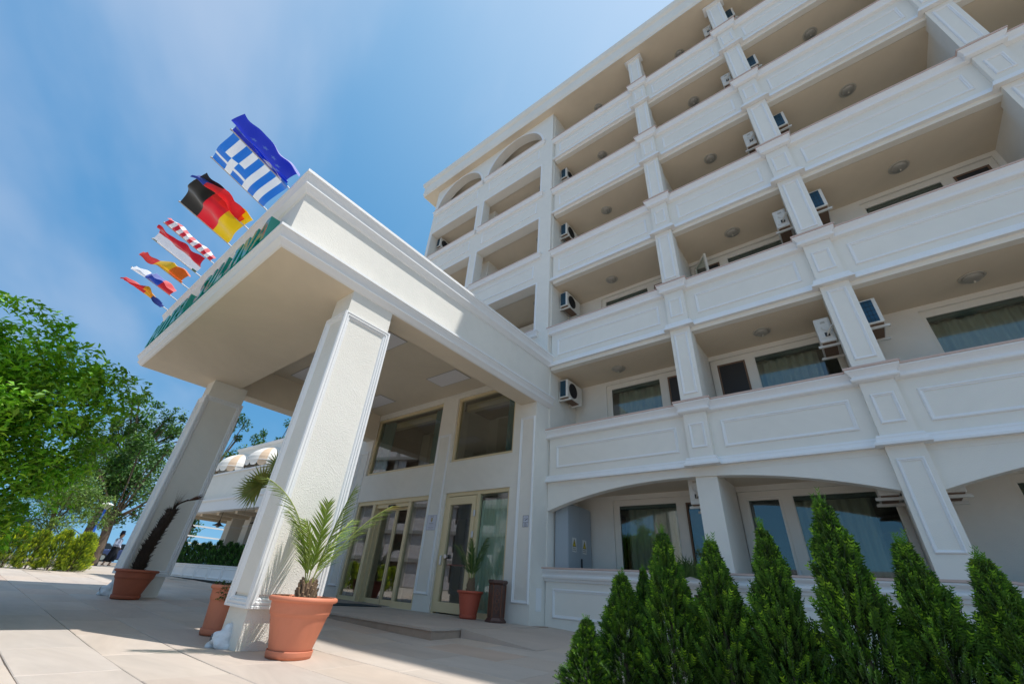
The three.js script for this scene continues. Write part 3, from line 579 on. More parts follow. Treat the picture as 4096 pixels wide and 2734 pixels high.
FL.forEach(([lab, tex, wid, cov, amp], i) => {
  const x = poleX[i], t = thing('flag', lab + ', flying above the portico', 'flag', [x, 6.03, 6.78], 0, 'flags on the portico roof');
  const el = 0.285, L = 1.12, dir = V3(0, Math.sin(el), Math.cos(el)), base = dir.clone().multiplyScalar(-0.45), tip = dir.clone().multiplyScalar(L);
  part('pole', mb().add(rod(base.toArray(), tip.toArray(), 0.0115, 10)).add(new THREE.SphereGeometry(0.018, 10, 8), mat4(...tip.toArray())), M.pole, t);
  const nrm = V3(0, Math.cos(el), -Math.sin(el)), nu = 34, nv = 26, hl = 0.96 * cov, g = new THREE.PlaneGeometry(1, 1, nu, nv), p = g.attributes.position, uv = g.attributes.uv, ph = i * 2.1;
  for (let k = 0; k < p.count; k++) {
    const u = p.getX(k) + 0.5, v = 0.5 - p.getY(k); // v 0 at the tip
    let w = wid;
    if (i === 8) w *= v < 0.55 ? 0.25 + 1.4 * v : Math.max(0.12, 1.02 - 2.0 * (v - 0.55)) ;
    if (i === 7) w *= v < 0.4 ? 0.22 + 0.9 * v : 1;
    if (i === 6) w *= v < 0.3 ? 0.12 : Math.min(1, 0.12 + (v - 0.3) * 3.2);
    if (i === 2) w *= 0.6 + 0.5 * Math.sin(v * 3.1);
    const along = tip.clone().addScaledVector(dir, -0.01 - hl * v);
    const fu = u * w, wave = amp * Math.sqrt(u) * Math.sin(7.5 * u + 1.6 * v + ph) + 0.025 * u * Math.sin(13 * v + 3 * u + ph) + 0.012 * Math.sin(23 * v + 9 * u + ph) * u;
    const sweepv = 0.05 * u * Math.sin(4 * u + ph) + (i === 1 || i === 0 ? 0.06 * u * u * (0.5 - v) : 0);
    along.x += fu * (1 - 0.12 * u * u); along.addScaledVector(nrm, wave + (i === 0 ? -0.10 * u * u : 0) - 0.03 * u); along.addScaledVector(dir, sweepv);
    p.setXYZ(k, along.x, along.y, along.z); uv.setXY(k, u, 1 - v);
  }
  g.computeVertexNormals();
  part('cloth', norm(g), new THREE.MeshPhysicalMaterial({ map: tex, roughness: 0.6, transmission: 0.45, thickness: 0, side: THREE.DoubleSide }), t);
});
// ---------------------------------------------------------------- air conditioners
const ordn = ['ground floor terrace', 'first balcony row', 'second balcony row', 'third balcony row', 'fourth balcony row', 'top balcony row'];
function acUnit(kind) { // origin: middle of the wall side at the bottom; casing goes to +x, long side along z (front end at z = 0)
  const t = new THREE.Group(), X = 0.05, D = 0.24, H = 0.49, L = 0.74;
  part('casing', norm(new RoundedBoxGeometry(D, H, L, 2, 0.014).translate(X + D / 2, H / 2, -L / 2)), M.acw, t);
  const cap_ = mb().box(X + 0.02, X + D - 0.055, 0.03, H - 0.03, 0.0, 0.006); 
  if (kind === 'coil') {
    part('coil', cap_, M.coil, t);
    const w = mb(); for (let i = 0; i < 5; i++) w.add(rod([X + 0.02, 0.07 + i * 0.088, 0.011], [X + D - 0.055, 0.07 + i * 0.088, 0.011], 0.0022, 4)); for (let i = 1; i < 3; i++) w.add(rod([X + 0.02 + i * 0.055, 0.03, 0.011], [X + 0.02 + i * 0.055, H - 0.03, 0.011], 0.0022, 4));
    part('wire_guard', w, M.black, t);
    const fan = mb(); for (let r = 0.05; r < 0.2; r += 0.03) fan.add(new THREE.TorusGeometry(r, 0.0035, 4, 28).rotateY(Math.PI / 2), mat4(X + D + 0.008, H / 2, -0.27)); for (let a = 0; a < 8; a++) fan.add(rod([X + D + 0.008, H / 2 + 0.03 * Math.sin(a * 0.785), -0.27 + 0.03 * Math.cos(a * 0.785)], [X + D + 0.008, H / 2 + 0.2 * Math.sin(a * 0.785), -0.27 + 0.2 * Math.cos(a * 0.785)], 0.003, 4));
    part('fan_grille', fan, M.black, t); part('fan_opening', norm(new THREE.CylinderGeometry(0.2, 0.2, 0.004, 32).rotateZ(Math.PI / 2).translate(X + D + 0.003, H / 2, -0.27)), M.black, t);
  } else {
    part('service_cover', norm(new RoundedBoxGeometry(D - 0.05, H - 0.1, 0.014, 2, 0.006).translate(X + D / 2, H / 2 + 0.03, 0.004)), M.acw, t);
    part('valve_block', mb().box(X + 0.07, X + 0.14, 0.10, 0.17, 0.008, 0.03), M.black, t);
    for (const [pts, r, n] of [[[[X + 0.10, 0.14, 0.02], [X + 0.07, 0.17, 0.09], [X + 0.0, 0.24, 0.11], [X - 0.04, 0.30, 0.06], [X - 0.06, 0.26, -0.08]], 0.014, 18], [[[X + 0.11, 0.11, 0.02], [X + 0.08, 0.13, 0.08], [X + 0.01, 0.20, 0.10], [X - 0.035, 0.26, 0.05], [X - 0.06, 0.22, -0.08]], 0.011, 18], [[[X + 0.16, 0.30, 0.015], [X + 0.15, 0.25, 0.04], [X + 0.1, 0.2, 0.03]], 0.006, 10]]) part('hose', tube(pts, r, n, 6), M.hose, t);
    part('plate', mb().box(X + 0.08, X + 0.15, 0.37, 0.41, 0.011, 0.014), M.lampRim, t);
  }
  for (const z of [-0.10, -0.60]) part('bracket', mb().box(-0.02, X + D + 0.05, -0.055, -0.015, z - 0.02, z + 0.02).box(-0.02, 0.015, -0.055, 0.22, z - 0.018, z + 0.018).box(-0.0, X + D + 0.02, -0.016, -0.004, z - 0.01, z + 0.01), M.acw, t);
  part('drip_tray', mb().box(X + 0.02, X + D - 0.02, -0.012, 0.002, -L + 0.03, -0.03), M.rust, t);
  return t;
}
const acA = acUnit('coil'), acB = acUnit('pipes');
function placeAC(proto, label, pos, mirror) {
  const c = proto.clone(); c.name = numbered('air_conditioner'); c.userData = { label, category: 'air conditioner', group: 'air conditioners on the balconies' };
  c.position.set(...pos); if (mirror) c.scale.x = -1; scene.add(c); return c;
}
for (let k = 1; k <= 4; k++) placeAC(acA, `air conditioner on the wall end beside the portico, ${ordn[k]}`, [-5.31, CE[k] - 0.63, -0.35]);
for (let k = 1; k <= 5; k++) {
  placeAC(acB, `air conditioner with hoses, left of the middle pier, ${ordn[k]}`, [0.545, CE[k] - 0.79, -0.3], true);
  placeAC(acA, `air conditioner with dark coil, right of the middle pier, ${ordn[k]}`, [0.90, CE[k] - 0.65, -0.3]);
}
placeAC(acB, 'air conditioner hanging under the arch left of the white post', [-2.13, CE[0] - 0.46, -0.36], true);
placeAC(acB, 'air conditioner half hidden under the arch left of the panelled pier', [0.55, CE[0] - 0.48, -0.36], true);
placeAC(acB, 'air conditioner in the dark under the rightmost arch', [0.90, CE[0] - 0.48, -0.4]);
placeAC(acA, 'air conditioner in the far left loggia below the arches', [-11.86, 13.74, -0.22]);
placeAC(acA, 'air conditioner in shadow inside the far left arch', [-11.2, PT[4] - 0.1, -0.9]);
// ---------------------------------------------------------------- balcony ceiling lamps
{
  const pr = new THREE.Group();
  const L = (pts) => norm(new THREE.LatheGeometry(pts.map(p => new THREE.Vector2(...p)), 28));
  part('rim', L([[0.10, 0], [0.165, 0], [0.17, -0.012], [0.155, -0.022], [0.13, -0.02], [0.125, -0.008]]), M.lampRim, pr);
  part('shade', L([[0.13, -0.018], [0.122, -0.045], [0.095, -0.068], [0.05, -0.085], [0.0, -0.09]]), M.lampGlass, pr);
  part('finial', L([[0, -0.088], [0.012, -0.09], [0.009, -0.1], [0.016, -0.108], [0.008, -0.122], [0, -0.125]]), M.lampRim, pr);
  const bay = ['bay beside the portico', 'middle bay', 'bay right of the middle pier', 'rightmost bay'];
  const put = (label, p) => { const c = pr.clone(); c.name = numbered('ceiling_lamp'); c.userData = { label, category: 'lamp', group: 'round lamps on the balcony ceilings' }; c.position.set(...p); scene.add(c); };
  for (let k = 1; k <= 5; k++) [-3.78, -0.60, 2.49].forEach((x, b) => put(`round ceiling lamp over the ${ordn[k]}, ${bay[b]}`, [x, CE[k] - 0.001, -0.74]));
  for (let k = 2; k <= 5; k++) [-9.75, -6.35].forEach((x, b) => put(`round lamp in the ${b ? 'right' : 'left'} loggia column, ${ordn[k]}`, [x, [0, 0, 8.714, 11.544, 14.374, 17.299][k], -0.75]));
}
// ---------------------------------------------------------------- electric cabinet, plaques
function canvasMat(w, h, fn, rough = 0.5) { const c = document.createElement('canvas'); c.width = w; c.height = h; const x = c.getContext('2d'); fn(x, w, h); const t = new THREE.CanvasTexture(c); t.colorSpace = THREE.SRGBColorSpace; t.anisotropy = 8; return new THREE.MeshStandardMaterial({ map: t, roughness: rough }); }
function card(w, h) { return norm(new THREE.PlaneGeometry(w, h)); }
{
  const t = thing('electric_cabinet', 'grey two door electric cabinet with yellow warning stickers under the arch', 'cabinet', [-5.28, 0.22, -0.25]);
  part('body', mb().box(0, 0.30, 0, 2.22, -0.98, 0), M.cabinet, t);
  const sm = canvasMat(128, 200, (x, w, h) => { x.fillStyle = '#d8d8d4'; x.fillRect(0, 0, w, h); x.fillStyle = '#111'; x.beginPath(); x.moveTo(64, 14); x.lineTo(118, 126); x.lineTo(10, 126); x.fill(); x.fillStyle = '#d9c21a'; x.beginPath(); x.moveTo(64, 30); x.lineTo(106, 118); x.lineTo(22, 118); x.fill(); x.fillStyle = '#111'; x.beginPath(); x.moveTo(70, 46); x.lineTo(52, 82); x.lineTo(64, 82); x.lineTo(56, 112); x.lineTo(78, 74); x.lineTo(66, 74); x.fill(); x.font = 'bold 24px sans-serif'; x.textAlign = 'center'; x.fillText('PERICOL', 64, 156); x.fillText('ELECTRIC', 64, 184); });
  for (const [a, b] of [[-0.005, -0.487], [-0.493, -0.975]]) {
    const d = part('door', mb().box(0.301, 0.318, 0.02, 2.19, b, a), M.cabinet, t);
    const c = part('warning_sticker', card(0.17, 0.27), sm, d); c.position.set(0.3195, 1.42, (a + b) / 2 - (a > -0.1 ? 0.0 : -0.06)); c.rotation.y = Math.PI / 2;
  }
  part('handle', norm(new RoundedBoxGeometry(0.03, 0.26, 0.03, 2, 0.01).translate(0.335, 1.05, -0.52)), M.black, t);
}
{
  const pm = canvasMat(344, 354, (x, w, h) => {
    x.fillStyle = '#c9cbd6'; x.fillRect(0, 0, w, h); x.strokeStyle = '#8c8e9c'; x.lineWidth = 5; x.strokeRect(9, 9, w - 18, h - 18);
    x.fillStyle = '#4c4e60'; x.textAlign = 'center'; x.font = 'bold 36px serif'; x.fillText('HOTEL', w / 2, 56);
    x.fillStyle = '#8a7448'; x.beginPath(); x.moveTo(w / 2 - 34, 72); x.lineTo(w / 2 + 34, 72); x.lineTo(w / 2 + 34, 120); x.quadraticCurveTo(w / 2 + 28, 158, w / 2, 172); x.quadraticCurveTo(w / 2 - 28, 158, w / 2 - 34, 120); x.fill(); x.fillStyle = '#c9b98c'; x.fillRect(w / 2 - 20, 86, 40, 30); x.beginPath(); x.arc(w / 2, 136, 15, 0, 7); x.fill();
    x.fillStyle = '#4c4e60'; x.font = 'bold 40px serif'; x.fillText('SULINA', w / 2, 216);
    x.font = '28px sans-serif'; for (let i = 0; i < 4; i++) { const cx = w / 2 - 66 + i * 44, cy = 244; x.beginPath(); for (let k = 0; k < 10; k++) { const r = k % 2 ? 4 : 10, b = k * Math.PI / 5 - Math.PI / 2; x.lineTo(cx + r * Math.cos(b), cy + r * Math.sin(b)); } x.fill(); }
    x.font = 'bold 24px serif'; x.fillStyle = '#6d7188'; x.fillText('INTERNATIONAL', w / 2, 292); x.font = 'bold 26px serif'; x.fillText('M A M A I A', w / 2, 328);
  }, 0.35);
  const t = thing('wall_plaque', 'pale plaque with a gold crest beside the hinged glass door', 'sign', [-8.41, 2.035, 0.5]);
  part('plate', mb().box(-0.172, 0.172, -0.177, 0.177, 0.001, 0.016), M.white, t);
  const f = part('face', card(0.338, 0.348), pm, t); f.position.z = 0.0172;
  const sm = canvasMat(150, 225, (x, w, h) => { x.fillStyle = '#c8cad4'; x.fillRect(0, 0, w, h); x.strokeStyle = '#33384a'; x.lineWidth = 7; x.strokeRect(4, 4, w - 8, h - 8); x.beginPath(); x.moveTo(0, 140); x.lineTo(w, 140); x.stroke(); x.lineWidth = 15; x.beginPath(); x.moveTo(56, 98); x.lineTo(124, 62); x.stroke(); x.strokeStyle = '#7c8094'; x.lineWidth = 7; x.beginPath(); x.moveTo(34, 106); x.bezierCurveTo(14, 60, 34, 48, 70, 50); x.bezierCurveTo(86, 48, 88, 34, 88, 20); x.stroke(); x.fillStyle = '#33384a'; x.font = 'bold 24px sans-serif'; x.textAlign = 'center'; x.fillText('LOC', 75, 165); x.fillText('PENTRU', 75, 189); x.fillText('FUMAT', 75, 213); });
  const n = thing('smoking_sign', 'small sign with a cigarette picture on the panel beside the blue wall', 'sign', [-5.52, 1.972, 0.5]);
  part('plate', mb().box(-0.075, 0.075, -0.112, 0.112, 0.001, 0.008), M.white, n);
  const g = part('face', card(0.148, 0.222), sm, n); g.position.z = 0.0092;
}
// ---------------------------------------------------------------- pots, palms, bin
function pot(name, label, pos, R, H, material, style) {
  const t = thing(name, label, 'plant pot', pos), r0 = R * (style === 'tall' ? 0.70 : 0.585);
  const prof = style === 'flat' ? [[r0, 0.0], [r0 * 1.03, H * 0.08], [R * 0.86, H * 0.86], [R * 0.9, H * 0.9], [R * 0.97, H * 0.91], [R, H * 0.945], [R * 0.99, H * 0.99], [R * 0.95, H], [R * 0.86, H * 0.985], [R * 0.82, H * 0.86], [0, H * 0.85]]
    : [[r0, 0.055], [r0 * 1.01, 0.06], [R * 0.80, H * 0.64], [R * 0.815, H * 0.68], [R * 0.845, H * 0.69], [R * 0.85, H * 0.72], [R * 0.865, H * 0.725], [R * 0.89, H * 0.9], [R * 0.93, H * 0.905], [R * 0.985, H * 0.92], [R, H * 0.945], [R * 0.985, H * 0.985], [R * 0.94, H], [R * 0.885, H * 0.99], [R * 0.85, H * 0.86], [0, H * 0.855]];
  part('pot', norm(new THREE.LatheGeometry(prof.map(p => new THREE.Vector2(...p)), 56)), material, t);
  part('soil', norm(new THREE.CylinderGeometry(R * 0.84, R * 0.82, 0.02, 32).translate(0, H * 0.875, 0)), M.soil, t);
  part('saucer', norm(new THREE.LatheGeometry([[0, 0.004], [r0 * 1.06, 0.004], [r0 * 1.09, 0.03], [r0 * 1.11, 0.062], [r0 * 1.09, 0.07], [r0 * 1.06, 0.062], [r0 * 1.05, 0.03], [0, 0.028]].map(p => new THREE.Vector2(...p)), 48)), material, t);
  return t;
}
const vcol = (g, f) => { const n = g.attributes.position.count, c = new Float32Array(n * 3); for (let i = 0; i < n; i++) { const k = f(i); c[3 * i] = k[0]; c[3 * i + 1] = k[1]; c[3 * i + 2] = k[2]; } g.setAttribute('color', new THREE.BufferAttribute(c, 3)); return g; };
class Leaves { // collects small blades with one tint each
  constructor() { this.p = []; this.c = []; }
  tri(a, b, c, k) { this.p.push(...a, ...b, ...c); for (let i = 0; i < 3; i++) this.c.push(k[0], k[1], k[2]); }
  blade(o, d, n, len, wid, k, fold = 0.25, bend = 0) { // pointed leaf from o along d, width across n
    const e = V3().crossVectors(d, n).normalize(), P = (s, w, l = 0) => [o.x + d.x * len * s + n.x * wid * w + e.x * l, o.y + d.y * len * s + n.y * wid * w + e.y * l - bend * s * s * len, o.z + d.z * len * s + n.z * wid * w + e.z * l];
    const b = P(0, 0), t = P(1, 0, 0), m = P(0.42, 0, 0), l = P(0.38, 0.5, fold * wid), r = P(0.38, -0.5, fold * wid);
    this.tri(b, l, m, k); this.tri(m, l, t, k); this.tri(b, m, r, k); this.tri(m, t, r, k);
  }
  thin(o, d, n, len, wid, k, bend = 0) { const P = (s, w) => [o.x + d.x * len * s + n.x * wid * w, o.y + d.y * len * s + n.y * wid * w - bend * s * s * len, o.z + d.z * len * s + n.z * wid * w]; this.tri(P(0, 0.5), P(0, -0.5), P(0.5, 0.42), k); this.tri(P(0, -0.5), P(0.5, -0.42), P(0.5, 0.42), k); this.tri(P(0.5, 0.42), P(0.5, -0.42), P(1, 0), k); }
  geo() { const g = new THREE.BufferGeometry(); g.setAttribute('position', new THREE.Float32BufferAttribute(this.p, 3)); g.computeVertexNormals(); g.setAttribute('color', new THREE.Float32BufferAttribute(this.c, 3)); boxUV(g); return g; }
}
const tintK = (a = 0.25, warm = 0) => { const k = 1 + rr(-a, a); return [k * (1 + warm * rnd()), k, k * (1 - 0.2 * rnd())]; };
function frond(L, O, az, el, len, droop, lw, n, col, tipBrown) { // feather frond, returns midrib points
  const pts = [], hd = V3(Math.sin(az), 0, Math.cos(az)); let p = O.clone(), e = el; const ds = len / 24;
  for (let i = 0; i <= 24; i++) { pts.push(p.clone()); p = p.clone().addScaledVector(hd, Math.cos(e) * ds).addScaledVector(V3(0, 1, 0), Math.sin(e) * ds); e -= droop / 24 * (0.3 + 1.4 * i / 24); }
  const cv = new THREE.CatmullRomCurve3(pts), sideV = V3(Math.cos(az), 0, -Math.sin(az));
  for (let i = 0; i < n; i++) {
    const s = 0.16 + 0.84 * i / (n - 1), q = cv.getPoint(s), tg = cv.getTangent(s), up = V3().crossVectors(tg, sideV).normalize().multiplyScalar(-1);
    const ll = lw * (0.45 + 0.9 * Math.sin(Math.PI * Math.min(1, 0.15 + s * 0.80))) * rr(0.85, 1.12);
    for (const sd of [-1, 1]) {
      const d = tg.clone().multiplyScalar(0.82 + rr(-0.12, 0.12)).addScaledVector(sideV, sd * (0.52 + rr(-0.12, 0.12))).addScaledVector(up, 0.34 + rr(-0.16, 0.16)).normalize();
      const nn = V3().crossVectors(d, up).normalize(), k = s > 0.9 && tipBrown ? [1.7, 0.95, 0.7] : tintK(0.25, 0.15);
      L.thin(q, d, nn, ll, 0.017, k.map((v, j) => v * col[j]), 0.10);
    }
  }
  return pts;
}
function datePalm(t, O, fr, lw, material, trunkH, trunkR) {
  const L = new Leaves(), ribs = mb();
  for (const [az, el, len, dr, br] of fr) { const pts = frond(L, V3(O[0] + 0.03 * Math.sin(az), O[1], O[2] + 0.03 * Math.cos(az)), az, el, len, dr, lw, Math.round(len * 34), [1, 1, 1], br); ribs.add(tube(pts.filter((_, i) => i % 3 === 0).map(p => p.toArray()), 0.0055, 14, 5)); }
  part('leaflets', L.geo(), material, t).userData.kind = 'stuff';
  part('midribs', ribs, std([0.30, 0.34, 0.08], 0.6), t);
  const tk = mb(); for (let i = 0; i < 70; i++) { const a = i * 2.4, h = i / 70, r = trunkR * (1.05 - 0.5 * h * h), y = O[1] - trunkH * (1 - h); tk.add(new THREE.CylinderGeometry(0.011, 0.03, 0.11 + 0.05 * rnd(), 5), mat4(O[0] + r * Math.sin(a), y, O[2] + r * Math.cos(a), 0.35 + rr(-0.12, 0.2), a, 0, 1)); }
  tk.add(new THREE.CylinderGeometry(trunkR * 0.6, trunkR * 0.95, trunkH, 10), mat4(O[0], O[1] - trunkH / 2, O[2]));
  part('trunk', tk, M.palmbark, t);
}
{
  const P1 = [-4.86, gY(-4.86, 5.2), 5.2];
  pot('terracotta_pot', 'big sunlit terracotta pot in front of the near column', P1, 0.338, 0.52, M.terracotta, 'round');
  const t = thing('date_palm', 'young date palm with arching feathery fronds in the sunlit pot', 'palm', [P1[0], P1[1] + 0.43, P1[2]]);
  const az = (x, z) => Math.atan2(x, z);
  datePalm(t, [0, 0.20, 0], [[az(-0.25, 1), 1.30, 1.25, 1.05, 0], [az(0.5, -0.35), 1.44, 1.0, 0.22, 0], [az(0.45, -0.8), 1.12, 1.12, 0.6, 1], [az(-0.8, 0.1), 1.25, 0.75, 0.6, 0], [az(-0.3, -0.8), 1.22, 0.85, 0.6, 0], [az(0.25, 0.8), 1.36, 0.62, 0.5, 0], [az(0.1, 0.1), 1.53, 0.8, 0.1, 0], [az(-0.3, 0.5), 1.3, 0.8, 0.7, 0]], 0.20, M.palm, 0.26, 0.092);
  const P2 = [-6.52, gY(-6.52, 5.28), 5.28];
  pot('terracotta_pot', 'tall narrow terracotta pot half hidden behind the near column', P2, 0.235, 0.52, M.terracotta, 'tall');
  const f = thing('creeping_plant', 'low trailing plant with yellow flowers spilling over the tall pot', 'plant', [P2[0], P2[1] + 0.46, P2[2]]);
  { const L = new Leaves(); for (let i = 0; i < 520; i++) { const a = rr(0, 6.28), r = 0.21 * Math.sqrt(rnd()), o = V3(r * Math.sin(a), rr(-0.01, 0.09), r * Math.cos(a)); if (i % 4 === 0) { o.set(0.22 * Math.sin(1.0 + rr(-0.5, 0.5)), rr(-0.10, 0.05), 0.22 * Math.cos(1.0 + rr(-0.5, 0.5))); } const d = V3(rr(-1, 1), rr(-0.3, 1), rr(-1, 1)).normalize(); L.blade(o, d, V3(d.z, 0.2, -d.x).normalize(), rr(0.02, 0.045), 0.02, i % 14 === 0 ? [3.4, 1.6, 0.4] : tintK(0.4, 0.4)); } part('foliage', L.geo(), M.palmShade, f).userData.kind = 'stuff'; }
  const fp = thing('fan_palm', 'slender fan palm rising behind the near column', 'palm', [P2[0] - 0.02, P2[1] + 0.45, P2[2] - 0.06]);
  { const tk = mb(), L = new Leaves(); const H = 1.22, lean = (y) => [0.03 * y, y, -0.04 * y];
    tk.add(tube([0, 0.3, 0.6, 0.9, 1].map(s => lean(s * H)), 0.042, 24, 9));
    for (let i = 0; i < 260; i++) { const y = rr(0.0, H * 0.98), c = lean(y), a = rr(0, 6.28); tk.add(new THREE.ConeGeometry(0.012, rr(0.07, 0.15), 4), mat4(c[0] + 0.045 * Math.sin(a), c[1], c[2] + 0.045 * Math.cos(a), rr(0.3, 1.0), a, 0)); }
    part('trunk', tk, M.deadbark, fp);
    const top = V3(...lean(H)), rib = mb();
    for (const [x, y, z, s, nx, nz] of [[-0.50, 0.22, 0.06, 0.34, 0.3, 0.9], [-0.12, 0.46, 0.04, 0.38, 0.2, 1], [0.08, 0.16, 0.25, 0.34, 0.7, 0.6], [0.35, 0.28, 0.1, 0.36, -0.3, 1], [-0.3, 0.5, -0.3, 0.36, 0.6, 0.7], [-0.18, 0.1, 0.22, 0.30, 0.5, 0.8], [0.2, 0.5, -0.25, 0.36, 0.3, 0.9]]) {
      const c = top.clone().add(V3(x, y - 0.1, z)); rib.add(tube([top.toArray(), top.clone().lerp(c, 0.5).add(V3(0, 0.06, 0)).toArray(), c.toArray()], 0.006, 8, 5));
      const ax = V3(x, y, z).normalize(), nn = V3(nx, 0.3, nz).normalize(), sd = V3().crossVectors(ax, nn).normalize(), up = V3().crossVectors(nn, sd).normalize();
      for (let i = 0; i < 26; i++) { const a = -2.35 + 4.7 * i / 25, d = ax.clone().multiplyScalar(Math.cos(a)).addScaledVector(sd, Math.sin(a)).addScaledVector(nn, 0.1).normalize(); L.thin(c, d, V3().crossVectors(d, nn).normalize(), s * rr(0.8, 1.02), 0.03, tintK(0.2, 0.4), 0.12); }
    }
    part('fans', L.geo(), M.fan, fp).userData.kind = 'stuff'; part('stalks', rib, std([0.16, 0.15, 0.05], 0.7), fp); }
  const P3 = [-11.02, gY(-11.02, 5.3), 5.26];
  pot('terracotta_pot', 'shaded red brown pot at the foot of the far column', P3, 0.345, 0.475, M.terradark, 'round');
  const dp = thing('dead_palm', 'dead palm with a shaggy black trunk in the shaded pot', 'palm', [P3[0], P3[1] + 0.40, P3[2]]);
  { const tk = mb(), lean = y => [0.06 * y, y, -0.05 * y + 0.03 * Math.sin(y * 4)]; tk.add(tube([0, 0.3, 0.6, 0.9, 1.15].map(lean), 0.08, 20, 10));
    for (let i = 0; i < 900; i++) { const y = rr(0.0, 1.15), c = lean(y), a = rr(0, 6.28), r = 0.085 - 0.02 * y; tk.add(new THREE.ConeGeometry(rr(0.008, 0.026), rr(0.09, 0.22), 4), mat4(c[0] + r * Math.sin(a), c[1], c[2] + r * Math.cos(a), rr(0.1, 1.15), a + rr(-0.3, 0.3), 0)); }
    part('trunk', tk, M.deadbark, dp);
    const L = new Leaves(), top = V3(...lean(1.12)); for (let i = 0; i < 110; i++) { const side = i > 60, d = side ? V3(0.5 + rr(-0.25, 0.2), 0.55 + rr(-0.25, 0.25), -0.75 + rr(-0.2, 0.2)).normalize() : V3(0.1 + rr(-0.3, 0.3), 1, -0.15 + rr(-0.35, 0.35)).normalize(); const o = top.clone().addScaledVector(side ? V3(0.1, 0.22, -0.16) : V3(0, 0.02, 0), 1); L.thin(o, d, V3(d.y, -d.x, 0.3).normalize(), side ? rr(0.16, 0.32) : rr(0.22, 0.50), 0.036, [1, 1, 1].map(v => v * rr(0.6, 1.3)), 0.05); }
    const g = L.geo(); g.deleteAttribute('color'); part('dry_leaves', g, M.deadleaf, dp).userData.kind = 'stuff';
    part('stalk', mb().add(tube([top.toArray(), top.clone().add(V3(0.04, 0.14, -0.05)).toArray(), top.clone().add(V3(0.1, 0.24, -0.17)).toArray()], 0.016, 10, 6)), M.deadbark, dp); }
  const P4 = [-6.62, 0.2, 0.78];
  pot('terracotta_pot', 'orange pot standing beside the hinged glass door', P4, 0.265, 0.47, M.terrared, 'flat');
  const lp = thing('date_palm', 'small dark green date palm in the pot beside the glass door', 'palm', [P4[0], P4[1] + 0.40, P4[2]]);
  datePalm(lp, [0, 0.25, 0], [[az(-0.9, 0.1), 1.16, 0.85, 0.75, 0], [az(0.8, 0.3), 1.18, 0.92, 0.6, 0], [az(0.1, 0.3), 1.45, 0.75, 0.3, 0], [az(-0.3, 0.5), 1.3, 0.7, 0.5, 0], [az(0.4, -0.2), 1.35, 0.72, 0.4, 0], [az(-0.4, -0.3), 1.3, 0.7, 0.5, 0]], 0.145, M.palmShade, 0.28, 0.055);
  const P5 = [-12.25, 0.2, 1.35];
  pot('terracotta_pot', 'dark red pot left of the sliding glass doors', P5, 0.30, 0.52, M.terrared, 'round');
  const lq = thing('date_palm', 'dark date palm arching in front of the sliding glass doors', 'palm', [P5[0], P5[1] + 0.44, P5[2]]);
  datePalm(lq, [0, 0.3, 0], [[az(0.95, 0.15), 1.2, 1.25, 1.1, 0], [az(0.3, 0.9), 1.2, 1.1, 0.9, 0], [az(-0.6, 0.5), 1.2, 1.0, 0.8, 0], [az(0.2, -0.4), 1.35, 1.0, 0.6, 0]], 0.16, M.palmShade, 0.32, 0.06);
  // hexagonal wooden ash bin
  const b = thing('ash_bin', 'dark wooden hexagonal ash bin with carved rings', 'bin', [-5.93, 0.2, 0.76], 0.2);
  const hex = (r1, r2, y0, y1) => norm(new THREE.CylinderGeometry(r2, r1, y1 - y0, 6).translate(0, (y0 + y1) / 2, 0), false);
  part('base', mb().add(hex(0.20, 0.20, 0, 0.03)).add(hex(0.19, 0.155, 0.03, 0.075)), M.wood, b);
  part('body', mb().add(hex(0.15, 0.158, 0.075, 0.60)), M.wood, b);
  part('lid', mb().add(hex(0.16, 0.185, 0.60, 0.635)).add(hex(0.19, 0.19, 0.635, 0.665)).add(hex(0.19, 0.175, 0.665, 0.685)), M.wood, b);
  for (let i = 0; i < 6; i++) { const a = i * Math.PI / 3; part('corner_post', mb().add(rod([0.152 * Math.sin(a), 0.08, 0.152 * Math.cos(a)], [0.16 * Math.sin(a), 0.6, 0.16 * Math.cos(a)], 0.011, 6)), M.woodMid, b); }
  const ring = mb(); for (let i = 0; i < 3; i++) ring.add(new THREE.TorusGeometry(0.034, 0.008, 6, 20), mat4(0, 0.22 + i * 0.12, 0)); for (let i = 0; i < 4; i++) ring.add(new THREE.SphereGeometry(0.014, 8, 6), mat4(0, 0.16 + i * 0.12, 0.004));
  const rg = part('carving', ring, M.woodMid, b); rg.position.set(0.135 * Math.sin(0.5236), 0, 0.135 * Math.cos(0.5236)); rg.rotation.y = 0.5236;
}
